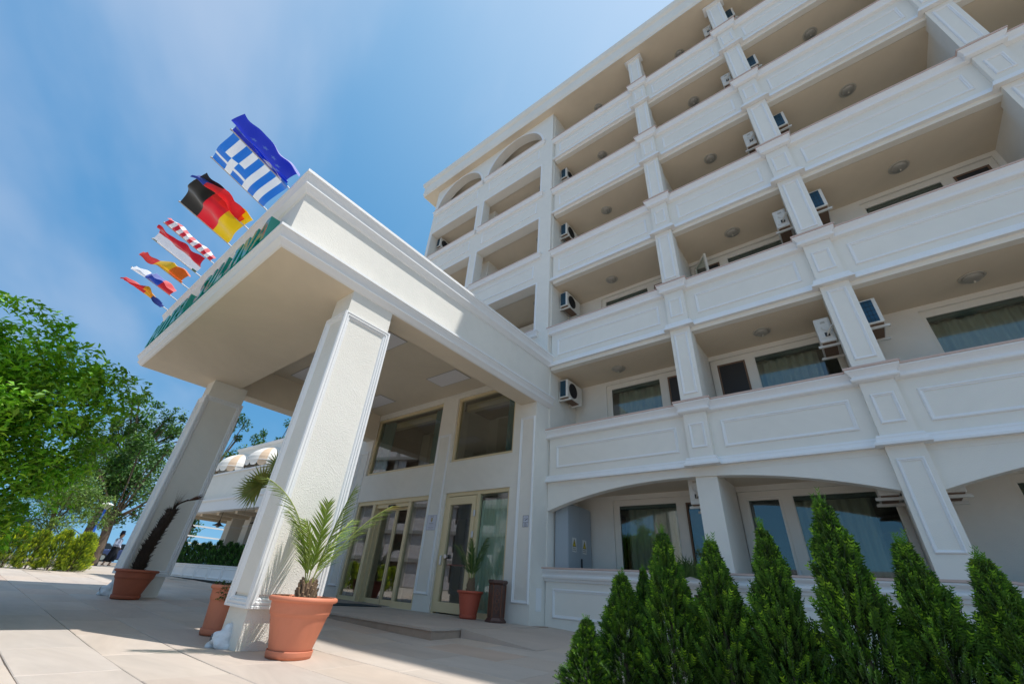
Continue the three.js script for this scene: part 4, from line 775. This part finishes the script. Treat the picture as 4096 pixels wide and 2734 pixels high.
// ---------------------------------------------------------------- thujas
function thujaGeo(H, R, nS, sprayL, steps, shape, taper = 0.72) {
  const L = new Leaves(), UP = V3(0, 1, 0);
  for (let i = 0; i < nS; i++) {
    const t = Math.pow(rnd(), 0.85), az = rr(0, 6.283);
    const lob = 1 + 0.10 * Math.sin(az * 3 + t * 9 + shape) + 0.75 * noise.noise(Math.sin(az) * 2.6 + shape, t * 8, Math.cos(az) * 2.6);
    const rad = R * (t < 0.16 ? 0.72 + 1.75 * t : Math.pow(1 - (t - 0.16) / 0.84, taper)) * lob;
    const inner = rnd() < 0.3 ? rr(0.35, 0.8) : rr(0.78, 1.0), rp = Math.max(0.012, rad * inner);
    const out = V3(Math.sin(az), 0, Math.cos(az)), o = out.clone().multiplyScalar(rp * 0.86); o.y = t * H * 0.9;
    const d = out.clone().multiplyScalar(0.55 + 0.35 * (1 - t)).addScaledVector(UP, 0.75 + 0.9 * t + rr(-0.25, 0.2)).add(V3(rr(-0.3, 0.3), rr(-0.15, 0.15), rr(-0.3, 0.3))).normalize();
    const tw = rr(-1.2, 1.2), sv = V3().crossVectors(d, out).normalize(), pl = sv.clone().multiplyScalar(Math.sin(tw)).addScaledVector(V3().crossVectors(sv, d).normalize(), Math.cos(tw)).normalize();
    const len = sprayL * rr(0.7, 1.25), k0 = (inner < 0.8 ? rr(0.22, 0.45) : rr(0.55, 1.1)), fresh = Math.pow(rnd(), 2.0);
    L.thin(o, d, pl, len, sprayL * 0.06, [k0, k0, k0]);
    for (let s = 1; s <= steps; s++) {
      const f = s / (steps + 0.6), q = o.clone().addScaledVector(d, len * f * 0.92), bl = len * 0.42 * (1 - 0.55 * f) * rr(0.75, 1.2);
      const young = 0.6 + 2.7 * f * fresh;
      for (const sd of [-1, 1]) {
        const bd = d.clone().multiplyScalar(0.75).addScaledVector(pl, sd * 0.72).add(V3(rr(-0.15, 0.15), rr(-0.12, 0.12), rr(-0.15, 0.15))).normalize(), n2 = V3().crossVectors(bd, V3().crossVectors(d, pl)).normalize();
        L.thin(q, bd, n2, bl, sprayL * 0.10, [k0 * young * (0.85 + 0.75 * fresh * f), k0 * young, k0 * young * 0.8]);
      }
    }
  }
  for (let i = 0; i < 26; i++) { // loose leaders at the tip
    const o = V3(rr(-0.02, 0.02), H * rr(0.84, 0.93), rr(-0.02, 0.02)), d = V3(rr(-0.28, 0.28), 1, rr(-0.28, 0.28)).normalize(), n = V3(Math.sin(i * 2.4), 0, Math.cos(i * 2.4)), len = H * rr(0.05, 0.13);
    L.thin(o, d, n, len, 0.006, [1.1, 1.1, 0.9]);
    for (let s = 1; s < 7; s++) for (const sd of [-1, 1]) L.thin(o.clone().addScaledVector(d, len * s / 7), d.clone().addScaledVector(n, sd * 0.75).normalize(), n, len * 0.22, 0.008, [1.3, 1.25, 0.8]);
  }
  return L.geo();
}
function thujaProto(H, R, nS, sl, steps, mat, shape, taper) { const t = new THREE.Group(); part('foliage', thujaGeo(H, R, nS, sl, steps, shape, taper), mat, t).userData.kind = 'stuff'; part('trunk', mb().add(rod([0, -0.02, 0], [0, H * 0.8, 0], 0.022, 7, 0.006)), M.bark, t); return t; }
function put(proto, name, label, cat, group, p, turn, s, sy) { const c = proto.clone(); c.name = numbered(name); c.userData = { label, category: cat, group }; c.position.set(...p); c.rotation.y = turn; c.scale.set(s, sy ?? s, s); scene.add(c); return c; }
struct('planting_bed', mb().box(-2.35, 9, -0.1, 0.03, 3.35, 4.65), M.soil);
{
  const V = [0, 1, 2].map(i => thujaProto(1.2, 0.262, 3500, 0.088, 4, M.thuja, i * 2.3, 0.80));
  const row = [ // x, z, height, width factor, label
    [-1.80, 4.05, 0.90, 1.05, 'shortest thuja at the left end of the front row'],
    [-1.78, 3.62, 0.98, 0.62, 'small thin thuja peeping out behind the left end of the row'],
    [-1.42, 4.0, 1.24, 1.05, 'second thuja of the front row, left of the white post'],
    [-1.10, 3.70, 0.92, 0.85, 'low bushy thuja behind the second and third of the row'],
    [-1.03, 4.0, 1.17, 1.02, 'third thuja of the row, in front of the white post'],
    [-0.70, 3.65, 1.05, 0.78, 'dark thuja behind the third and fourth of the row'],
    [-0.64, 4.0, 1.26, 0.95, 'fourth thuja of the row, narrow and pointed, before the glass door'],
    [-0.22, 4.0, 1.44, 1.08, 'tallest thuja of the row, before the wide ground floor window'],
    [0.145, 4.0, 1.16, 1.0, 'thuja of the row just left of the panelled pier'],
    [0.47, 4.0, 1.07, 0.95, 'dark thuja of the row just right of the panelled pier'],
    [0.85, 4.0, 0.95, 1.0, 'thuja in the dark at the right edge of the picture'],
    [-2.02, 4.28, 0.55, 0.85, 'low brownish thuja at the corner of the planting bed']];
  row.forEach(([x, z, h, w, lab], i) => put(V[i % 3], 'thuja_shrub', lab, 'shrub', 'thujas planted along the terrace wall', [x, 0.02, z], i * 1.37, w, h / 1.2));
  const fan = thing('fan_palm', 'low fan palm showing its tips between two thujas on the terrace', 'palm', [-2.30, 0.80, 0.40]);
  const L = new Leaves(); for (const [ax, ay, az, s] of [[-0.3, 0.8, 0.4, 0.5], [0.6, 0.7, 0.3, 0.52], [0.1, 0.95, 0.5, 0.5], [0.8, 0.3, 0.5, 0.45]]) { const a0 = V3(ax, ay, az).normalize(), nn = V3(-0.2, 0.3, 1).normalize(), sd = V3().crossVectors(a0, nn).normalize(), c = a0.clone().multiplyScalar(0.32); for (let i = 0; i < 24; i++) { const a = -1.5 + 3 * i / 23, d = a0.clone().multiplyScalar(Math.cos(a)).addScaledVector(sd, Math.sin(a)).normalize(); L.thin(c, d, V3().crossVectors(d, nn).normalize(), s * rr(0.8, 1), 0.026, tintK(0.3, 0.3), 0.25); } }
  part('fans', L.geo(), M.palmShade, fan).userData.kind = 'stuff'; part('trunk', mb().add(rod([0, -0.4, 0], [0, 0.05, 0], 0.05, 8)), M.deadbark, fan);
}
{ // clipped sunlit hedge at the far left
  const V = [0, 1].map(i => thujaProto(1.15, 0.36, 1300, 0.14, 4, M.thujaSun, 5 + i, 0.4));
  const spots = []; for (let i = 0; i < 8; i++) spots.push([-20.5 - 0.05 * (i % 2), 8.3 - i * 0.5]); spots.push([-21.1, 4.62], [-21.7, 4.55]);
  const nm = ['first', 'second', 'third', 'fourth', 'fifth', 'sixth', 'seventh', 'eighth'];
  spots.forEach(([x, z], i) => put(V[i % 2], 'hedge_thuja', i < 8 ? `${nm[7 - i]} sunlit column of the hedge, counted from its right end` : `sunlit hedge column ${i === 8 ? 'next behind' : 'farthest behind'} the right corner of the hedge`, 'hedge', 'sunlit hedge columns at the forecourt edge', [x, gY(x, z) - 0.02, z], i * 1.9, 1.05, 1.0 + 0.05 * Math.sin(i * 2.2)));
}
// ---------------------------------------------------------------- trees
function tree(name, label, pos, o) {
  const t = thing(name, label, o.cat ?? 'tree', pos, 0, o.group), L = new Leaves(), W = mb();
  const top = o.trunkTop ?? [0, o.cy - o.r[1] * 0.3, 0];
  W.add(tube([[0, -0.2, 0], [top[0] * 0.3, top[1] * 0.4, top[2] * 0.3], top], o.tr, 10, 8));
  const cl = [];
  for (let i = 0; i < o.clumps; i++) {
    const u = rr(-1, 1), a = rr(0, 6.283), s = Math.sqrt(1 - u * u), k = Math.pow(rnd(), 0.42);
    const irr = 1 + 0.28 * noise.noise(s * Math.cos(a) * 1.7 + pos[0], u * 1.7, s * Math.sin(a) * 1.7 + pos[2]);
    const c = V3(o.cx ?? 0, o.cy, o.cz ?? 0).add(V3(s * Math.cos(a) * o.r[0] * k * irr, u * o.r[1] * k * irr, s * Math.sin(a) * o.r[2] * k * irr));
    cl.push(c);
    if (i < (o.limbs ?? 30)) { const b = V3(...top).lerp(V3(0, top[1] * 0.5, 0), rnd() * 0.6); W.add(tube([b.toArray(), b.clone().lerp(c, 0.5).add(V3(0, o.r[1] * 0.08, 0)).toArray(), c.toArray()], o.tr * rr(0.10, 0.3), 6, 5)); }
  }
  for (const c of cl) {
    const n = Math.round(o.leaves / o.clumps), rc = o.rc * rr(0.7, 1.3), kk = rr(0.72, 1.2), ax = V3(rr(-1, 1), rr(-0.1, 1.1), rr(-1, 1)).normalize();
    for (let j = 0; j < n; j++) {
      const q = V3(rr(-1, 1), rr(-1, 1), rr(-1, 1)); if (q.lengthSq() > 1) q.multiplyScalar(0.6);
      const p = c.clone().addScaledVector(q, rc * 0.62).addScaledVector(ax, rr(-1, 1) * rc * (o.twig ?? 0.5));
      const d = V3(rr(-1, 1), rr(-0.55, 0.85), rr(-1, 1)).normalize(), nn = V3(d.z + rr(-0.3, 0.3), rr(-0.5, 0.5), -d.x).normalize(), s = o.leaf * rr(0.65, 1.25), k = kk * rr(0.75, 1.25), y = rnd() < 0.25 ? 1.35 : 1;
      if (o.simple) L.thin(p, d, nn, s, s * o.lw, [k * y, k, k * 0.9]); else L.blade(p, d, nn, s, s * o.lw, [k * y, k * (0.9 + 0.1 * y), k * 0.9], 0.2, 0.12);
    }
  }
  part('trunk', W, M.bark, t); part('crown', L.geo(), o.mat, t).userData.kind = 'stuff'; return t;
}
tree('leafy_tree', 'bright green leafy tree leaning in at the left edge', [-8.4, 0.06, 9.75], { cx: 0.3, cy: 1.88, cz: -1.2, r: [1.45, 1.5, 1.68], tr: 0.05, trunkTop: [0.2, 1.3, -0.4], clumps: 460, limbs: 50, leaves: 46000, leaf: 0.10, lw: 0.48, rc: 0.27, twig: 0.8, mat: M.leafNear });
tree('tamarisk', 'feathery yellow green bush behind the sunlit hedge', [-24.2, 0.4, 5.4], { cy: 1.9, r: [1.5, 1.65, 1.6], tr: 0.07, clumps: 70, limbs: 40, leaves: 9000, leaf: 0.16, lw: 0.18, rc: 0.42, simple: 1, mat: M.leafMid, cat: 'bush' });
tree('dark_tree', 'round dark green tree behind the blue lamp post', [-32.4, 0.44, 2.2], { cy: 4.2, cz: 0.9, r: [3.2, 2.6, 3.3], tr: 0.2, trunkTop: [0, 2.6, 0.3], clumps: 90, leaves: 15000, leaf: 0.17, lw: 0.6, rc: 0.75, simple: 1, mat: M.leafFar, group: 'trees on the promenade' });
tree('poplar', 'tall open crowned tree left of the far column', [-38.2, 0.44, 2.2], { cy: 7.2, cz: 0.3, r: [3.2, 3.6, 3.0], tr: 0.22, trunkTop: [0, 6.2, 0], clumps: 85, limbs: 60, leaves: 13000, leaf: 0.17, lw: 0.65, rc: 0.62, simple: 1, mat: M.leafFar, group: 'trees on the promenade' });
tree('poplar', 'open crowned tree between the far column and the low wing', [-37.0, 0.44, -2.6], { cy: 6.2, r: [3.1, 4.2, 2.6], tr: 0.24, trunkTop: [0.3, 6.0, 0.2], clumps: 85, limbs: 60, leaves: 13000, leaf: 0.17, lw: 0.65, rc: 0.62, simple: 1, mat: M.leafFar, group: 'trees on the promenade' });
tree('poplar', 'treetop showing above the roof of the low wing', [-38.0, 0.44, -6.4], { cy: 8.0, r: [2.2, 3.6, 2.0], tr: 0.2, trunkTop: [0, 7.6, 0], clumps: 45, limbs: 40, leaves: 6500, leaf: 0.17, lw: 0.65, rc: 0.55, simple: 1, mat: M.leafFar, group: 'trees on the promenade' });
// ---------------------------------------------------------------- low restaurant wing
{
  const w = thing('restaurant_wing', 'low white wing with a roof terrace behind the planter hedge', 'building', [-17.9, 0.32, 1.4], 0.05);
  part('floor', mb().box(-8.2, 5, -0.4, 0.02, -7, -0.5), M.fore, w);
  part('porch_ceiling', mb().box(-7.2, 5, 2.38, 2.45, -3.3, -0.05), M.ceiling, w);
  for (const x of [-6.0, -4.4, -2.8, -1.2, 0.4, 2.0]) part('ceiling_beam', mb().box(x, x + 0.2, 2.26, 2.38, -3.2, -0.3), M.ceiling, w);
  part('eave_band', mb().box(-7.25, 5, 2.36, 2.80, -0.3, 0.0), M.trim, w);
  part('eave_cornice', mb().sweep([[0, 0], [0.05, 0], [0.05, -0.05], [0.02, -0.1], [0, -0.1]], [[-7.25, -3], [-7.25, 0], [5, 0]], false, flatY(2.84), 1), M.trim, w);
  part('terrace_parapet', mb().box(-7.15, 5, 2.80, 3.88, -0.35, -0.1), M.render, w);
  part('coping', mb().box(-7.2, 5, 3.88, 3.94, -0.4, -0.05), M.trim, w);
  part('roof_slab', mb().box(-7.1, 5, 2.46, 2.79, -7, -0.31), M.fore, w);
  part('rear_wall', mb().box(-4.7, 5, 0, 2.4, -3.5, -3.2).box(-4.7, -4.4, 0, 2.4, -7, -3.5), M.ceiling, w);
  for (const x of [-3.9, -2.2, -0.5, 1.2]) { const d = part('window', mb().box(x - 0.02, x + 0.82, 0.3, 2.1, -3.2, -3.15), M.gold, w); part('pane', mb().box(x + 0.04, x + 0.76, 0.38, 2.02, -3.15, -3.135), M.darkglass, d); }
  for (const x of [-4.6, -2.9, -1.2, 0.5, 2.2]) { const c = part('porch_column', mb().box(x, x + 0.5, 0, 2.38, -2.3, -1.5), M.render, w); part('capital', mb().box(x - 0.03, x + 0.53, 1.98, 2.04, -2.33, -1.47), M.trim, c); }
  // upper storey with awnings
  part('upper_wall', mb().box(-5.2, 5, 2.8, 4.85, -5, -1.6), M.ceiling, w);
  for (const x of [-4.9, -2.0, 0.9]) part('terrace_pier', mb().box(x - 0.35, x + 0.15, 3.7, 4.85, -1.6, -1.25), M.ceiling, w);
  part('upper_fascia', mb().box(-5.3, 5, 4.86, 5.44, -5.2, -1.1), M.render, w);
  part('upper_band', mb().sweep([[0, 0], [0.08, 0], [0.08, -0.05], [0.02, -0.12], [0, -0.12]], [[-5.3, -5], [-5.3, -1.1], [5, -1.1]], false, flatY(5.47), 1).sweep([[0, 0], [0.05, 0], [0.05, -0.06], [0, -0.08]], [[-5.3, -5], [-5.3, -1.1], [5, -1.1]], false, flatY(4.96), 1), M.trim, w);
  // planter wall
  const pl = part('planter_wall', mb().box(-8.4, 4.8, 0.04, 0.47, -0.75, 0), M.trim, w);
  part('plinth_gap', mb().box(-8.4, 4.8, -0.06, 0.04, -0.7, -0.03), M.black, pl);
  part('planter_soil', mb().box(-8.35, 4.75, 0.46, 0.475, -0.7, -0.05), M.soil, pl);
  for (let i = 0; i < 12; i++) { const x = -8.3 + i * 1.08; part('panel_moulding', mb().frame(x + 0.1, x + 0.98, 0.12, 0.40, 0, panelP), M.trim, pl); part('pilaster', mb().box(x - 0.03, x + 0.03, 0.04, 0.47, 0, 0.02), M.trim, pl); }
  part('planter_cap', mb().box(-8.45, 4.85, 0.472, 0.50, -0.78, -0.69).box(-8.45, 4.85, 0.472, 0.50, -0.06, 0.03), M.trim, pl);
  // striped dome awnings
  const cream = [std([0.78, 0.73, 0.66], 0.85, { side: THREE.DoubleSide }), std([0.66, 0.48, 0.33], 0.85, { side: THREE.DoubleSide })];
  for (const [n, x] of [['leftmost', -4.5], ['middle', -1.7], ['rightmost', 1.1]].map(a => a)) {
    const a = thing('dome_awning', `${n} cream dome awning with scalloped edge on the low wing`, 'awning', null, 0, 'awnings on the low wing');
    a.position.copy(V3(x, 4.40, -1.22).applyAxisAngle(V3(0, 1, 0), 0.05).add(V3(-17.9, 0.32, 1.4))); a.rotation.y = 0.05;
    const R = 1.12, Dp = 1.0, Ht = 0.72, P = (t, f) => { const th = Math.PI * t, r = Math.cos(f * Math.PI / 2), y = Math.sin(f * Math.PI / 2) * Ht; return [-R * Math.cos(th) * (0.75 * r + 0.25 * (1 - f) + 0.0), y, Dp * Math.sin(th) * r]; };
    for (let s = 0; s < 9; s++) { const g = mb(); for (let i = 0; i < 3; i++) for (let j = 0; j < 7; j++) { const t0 = (s + i / 3) / 9, t1 = (s + (i + 1) / 3) / 9; g.quad(P(t0, j / 7), P(t1, j / 7), P(t1, (j + 1) / 7), P(t0, (j + 1) / 7)); }
      const p0 = P(s / 9, 0), p1 = P((s + 1) / 9, 0), n = 8; for (let i = 0; i < n; i++) { const q = u => [p0[0] + (p1[0] - p0[0]) * u, 0, p0[2] + (p1[2] - p0[2]) * u], dn = u => { const b = q(u); return [b[0], -0.12 - 0.12 * Math.sqrt(Math.max(0, 1 - (2 * u - 1) ** 2)), b[2]]; }; g.quad(q(i / n), q((i + 1) / n), dn((i + 1) / n), dn(i / n)); }
      part('gore', g, cream[s % 2 ? 0 : (s % 4 ? 1 : 0)], a); }
    part('awning_frame', mb().add(tube([0, 0.25, 0.5, 0.75, 1].map(t => P(t, 0)), 0.014, 24, 6)), M.white, a);
  }
  const at = (x, y, z) => { const v = V3(x, y, z).applyAxisAngle(V3(0, 1, 0), 0.05).add(V3(-17.9, 0.32, 1.4)); return v.toArray(); };
  const V = [0, 1].map(i => thujaProto(0.8, 0.26, 420, 0.13, 4, M.thujaFar, 8 + i, 0.6));
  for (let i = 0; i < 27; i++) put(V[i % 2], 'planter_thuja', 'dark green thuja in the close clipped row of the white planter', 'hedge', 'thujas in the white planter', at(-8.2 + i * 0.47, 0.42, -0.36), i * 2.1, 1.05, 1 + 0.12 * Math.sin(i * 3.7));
  [['leftmost', -5.1], ['middle', -2.4], ['rightmost', 0.7]].forEach(([n, x]) => {
    const l = thing('pendant_lamp', `${n} bell shaped pendant lamp under the low wing`, 'lamp', at(x, 2.38, -0.35), 0, 'pendant lamps under the low wing');
    part('cable', mb().add(rod([0, 0, 0], [0, -0.36, 0], 0.008, 5)), M.black, l);
    part('shade', norm(new THREE.LatheGeometry([[0.02, -0.3], [0.03, -0.36], [0.06, -0.42], [0.12, -0.47], [0.2, -0.50], [0.205, -0.515], [0.1, -0.5], [0.03, -0.42]].map(p => new THREE.Vector2(...p)), 20)), M.deadbark, l);
    part('globe', norm(new THREE.SphereGeometry(0.085, 14, 10).translate(0, -0.50, 0)), M.lampGlass, l);
  });
  const pg = thing('pergola', 'white slatted pergola rails left of the low wing', 'pergola', at(-8.6, 0, -1.2), 0.05);
  for (const [y, x] of [[2.15, 0], [1.72, -0.6], [1.42, -1.1], [1.30, -1.1], [0.75, -1.4]]) part('rail', mb().box(x - 0.03, x + 0.03, y, y + 0.06, -4.2, 0.5), M.white, pg);
  for (const z of [-4.2]) part('post', mb().box(-0.06, 0.06, -0.1, 2.3, z - 0.06, z + 0.06), M.white, pg);
}
// ---------------------------------------------------------------- street lamp, people, cars
{
  const l = thing('street_lamp', 'blue lamp post with a white lantern beyond the hedge', 'street lamp', [-29.3, 0.44, 3.35]);
  part('post', mb().add(rod([0, -0.1, 0], [0, 2.45, 0], 0.055, 10, 0.045)), std([0.02, 0.11, 0.52], 0.4), l);
  part('lantern', norm(new THREE.LatheGeometry([[0.06, 2.42], [0.16, 2.62], [0.165, 2.64], [0, 2.64]].map(p => new THREE.Vector2(...p)), 16)), M.lampRim, l);
  part('cap', norm(new THREE.LatheGeometry([[0.24, 2.63], [0.23, 2.66], [0.08, 2.72], [0.0, 2.74]].map(p => new THREE.Vector2(...p)), 16)), M.white, l);
  const skin = std([0.42, 0.24, 0.16], 0.6);
  function person(label, pos, turn, shirt, legs, hat) {
    const t = thing('person', label, 'person', pos, turn);
    const U = (...ds) => ds.reduce((a, b) => smin(a, b, 0.05));
    const body = (x, y, z) => { const p = [x, y, z]; return U(cap(p, [0, 1.50, 0.02], [0, 1.56, 0.03], 0.085, 0.098), cap(p, [0, 1.36, 0], [0, 1.46, 0.01], 0.05, 0.045), cap(p, [0, 0.95, 0], [0, 1.25, 0], 0.13, 0.15), cap(p, [-0.16, 1.30, 0], [0.16, 1.30, 0], 0.06, 0.06), cap(p, [0.18, 1.29, 0], [0.25, 1.04, -0.03], 0.05, 0.038), cap(p, [0.25, 1.04, -0.03], [0.22, 0.85, 0.12], 0.038, 0.028), cap(p, [-0.18, 1.29, 0], [-0.24, 1.04, 0.02], 0.05, 0.038), cap(p, [-0.24, 1.04, 0.02], [-0.2, 1.02, 0.24], 0.038, 0.03), cap(p, [0.08, 0.88, 0], [0.10, 0.46, 0.08], 0.085, 0.06), cap(p, [0.10, 0.46, 0.08], [0.10, 0.07, 0.0], 0.055, 0.038), cap(p, [0.10, 0.04, -0.02], [0.10, 0.03, 0.13], 0.04, 0.03), cap(p, [-0.08, 0.88, 0], [-0.10, 0.47, -0.05], 0.085, 0.06), cap(p, [-0.10, 0.47, -0.05], [-0.10, 0.08, -0.2], 0.055, 0.038), cap(p, [-0.10, 0.05, -0.22], [-0.10, 0.03, -0.08], 0.04, 0.03)); };
    part('body', sdfGeo(body, [-0.86, 0, -0.86], [1.72, 1.72, 1.72], 64), skin, t);
    const top = (x, y, z) => Math.max(body(x, y, z) - 0.022, y - 1.39, 0.93 - y - 0.03 * Math.abs(x)); part('shirt', sdfGeo(top, [-0.86, 0, -0.86], [1.72, 1.72, 1.72], 64), shirt, t);
    const tr = (x, y, z) => Math.max(Math.min(body(x, y, z) - 0.03 - 0.06 * clamp(0.9 - y, 0, 1), cap([x, y, z], [0, 0.9, 0], [0, 0.55, -0.03], 0.14, 0.16)), y - 0.97, 0.24 - y, Math.abs(x) - 0.19); part('trousers', sdfGeo(tr, [-0.86, 0, -0.86], [1.72, 1.72, 1.72], 64), legs, t);
    const hr = (x, y, z) => Math.max(cap([x, y, z], [0, 1.55, 0.0], [0, 1.585, 0.01], 0.105, 0.105), 1.52 - y + (z - 0.02) * 1.2); part('hair', sdfGeo(hr, [-0.2, 1.4, -0.2], [0.4, 0.4, 0.4], 28), std([0.035, 0.02, 0.015], 0.8), t);
    const nose = mb().add(new THREE.ConeGeometry(0.014, 0.035, 6), mat4(0, 1.545, 0.128, 0.6)); part('nose', nose, skin, t);
    if (hat) part('hat', norm(new THREE.LatheGeometry([[0.0, 1.79], [0.09, 1.78], [0.105, 1.68], [0.11, 1.64], [0.15, 1.625], [0.15, 1.615], [0.1, 1.62]].map(p => new THREE.Vector2(...p)), 18)), std([0.02, 0.025, 0.06], 0.8), t);
    return t;
  }
  person('walking person in a pale blue shirt and loose black trousers', [-33.3, 0.44, 1.45], 2.4, std([0.42, 0.47, 0.62], 0.8), std([0.012, 0.013, 0.02], 0.9), true);
  person('person in a bright blue top behind the planter hedge', [-29.4, 0.44, -0.05], 0.6, std([0.02, 0.10, 0.5], 0.7), std([0.02, 0.04, 0.12], 0.9), false);
  function car(label, pos, turn, paint) {
    const c = thing('parked_car', label, 'car', pos, turn, 'cars parked beyond the road');
    const s = new THREE.Shape(); s.moveTo(-2.05, 0.3); s.lineTo(-2.1, 0.62); s.quadraticCurveTo(-2.05, 0.8, -1.6, 0.86); s.lineTo(-1.0, 0.92); s.lineTo(1.5, 0.95); s.quadraticCurveTo(2.05, 0.9, 2.08, 0.6); s.lineTo(2.05, 0.3); s.closePath();
    part('body', boxUV(norm(new THREE.ExtrudeGeometry(s, { depth: 1.5, bevelEnabled: true, bevelSize: 0.08, bevelThickness: 0.1, bevelSegments: 3 }).translate(0, 0, -0.75))), paint, c);
    const k = new THREE.Shape(); k.moveTo(-1.15, 0.92); k.lineTo(-0.45, 1.40); k.quadraticCurveTo(0.2, 1.48, 0.9, 1.40); k.lineTo(1.65, 0.94); k.closePath();
    part('cabin', boxUV(norm(new THREE.ExtrudeGeometry(k, { depth: 1.25, bevelEnabled: true, bevelSize: 0.04, bevelThickness: 0.06, bevelSegments: 2 }).translate(0, 0, -0.625))), std([0.02, 0.024, 0.03], 0.12), c);
    part('roof', norm(new RoundedBoxGeometry(1.35, 0.05, 1.25, 2, 0.02).translate(0.22, 1.47, 0)), paint, c);
    for (const x of [-1.3, 1.3]) for (const z of [-0.78, 0.78]) { const w = part('wheel', norm(new THREE.CylinderGeometry(0.32, 0.32, 0.2, 22).rotateX(Math.PI / 2).translate(x, 0.32, z)), M.black, c); part('rim', norm(new THREE.CylinderGeometry(0.19, 0.19, 0.215, 14).rotateX(Math.PI / 2).translate(x, 0.32, z)), M.steel, w); }
    for (const z of [-0.6, 0.6]) { part('headlight', norm(new RoundedBoxGeometry(0.08, 0.14, 0.34, 2, 0.03).translate(-2.12, 0.68, z)), M.white, c); part('tail_light', norm(new RoundedBoxGeometry(0.06, 0.16, 0.28, 2, 0.03).translate(2.12, 0.74, z)), std([0.35, 0.01, 0.01], 0.3), c); }
  }
  car('dark blue parked car right of the tree trunk', [-56, 0.6, -1.5], 1.3, std([0.015, 0.02, 0.06], 0.25)); car('white parked car behind the walking person', [-60, 0.6, -3.8], 1.45, std([0.7, 0.7, 0.7], 0.3)); car('silver parked car half hidden by the far column', [-54, 0.6, -3.4], 1.2, std([0.04, 0.06, 0.16], 0.3));
}
// ---------------------------------------------------------------- across the street (seen in the glass)
{
  const b = thing('unfinished_building', 'grey unfinished block across the street, mirrored in the lobby glass', 'building', [-47, 0, 27], -0.35);
  const blk = std([1, 1, 1], 0.95, { map: tint(256, [0.56, 0.51, 0.52], 0.25, 10, 141, 0.25) }), con = std([0.30, 0.28, 0.27], 0.9);
  part('core', mb().box(-16, 18, 0, 18, 1.2, 12), M.room, b);
  for (let f = 0; f < 6; f++) { part('floor_slab', mb().box(-16.3, 18.3, f * 3 - 0.1, f * 3 + 0.3, -0.4, 12), con, b); for (let i = 0; i < 9; i++) { const x = -16 + i * 3.8; part('column', mb().box(x, x + 0.5, f * 3 + 0.3, f * 3 + 2.9, -0.2, 0.3), con, b); part('block_wall', mb().box(x + 0.5, x + (i % 3 === 1 ? 1.6 : 2.4), f * 3 + 0.3, f * 3 + 2.9, 0, 0.25).box(x + (i % 3 === 1 ? 1.6 : 2.4), x + 3.8, f * 3 + 0.3, f * 3 + 1.1, 0, 0.25), blk, b); } }
  const k = thing('pink_kiosk', 'low pink building across the street, mirrored in the terrace windows', 'building', [2, 0, 30]);
  part('wall', mb().box(-14, 14, 0, 3.2, 0, 6), std([0.42, 0.20, 0.19], 0.9), k); part('roof', mb().box(-14.6, 14.6, 3.2, 3.5, -0.7, 6.5), std([0.35, 0.34, 0.35], 0.8), k);
  for (let i = 0; i < 7; i++) { const w = part('window', mb().box(-13 + i * 4, -11.4 + i * 4, 0.9, 2.5, -0.06, 0), M.pvc, k); part('pane', mb().box(-12.9 + i * 4, -11.5 + i * 4, 1, 2.4, -0.075, -0.06), M.darkglass, w); }
  tree('street_tree', 'street tree across the street, mirrored in the terrace windows', [6.5, 0, 25], { cy: 6.0, r: [2.6, 3.0, 2.6], tr: 0.16, trunkTop: [0, 4.6, 0], clumps: 45, limbs: 45, leaves: 3200, leaf: 0.2, lw: 0.6, rc: 0.6, simple: 1, mat: M.leafFar });
  tree('street_tree', 'leafy street tree mirrored in the left terrace window', [-13.5, 0, 25], { cy: 4.0, r: [3, 2.8, 3], tr: 0.16, trunkTop: [0, 3, 0], clumps: 50, limbs: 40, leaves: 4200, leaf: 0.22, lw: 0.6, rc: 0.7, simple: 1, mat: M.leafMid });
}
// ---------------------------------------------------------------- finish
scene.traverse(o => { if (o.isMesh) { o.castShadow = true; o.receiveShadow = true; } });
renderer.render(scene, camera);
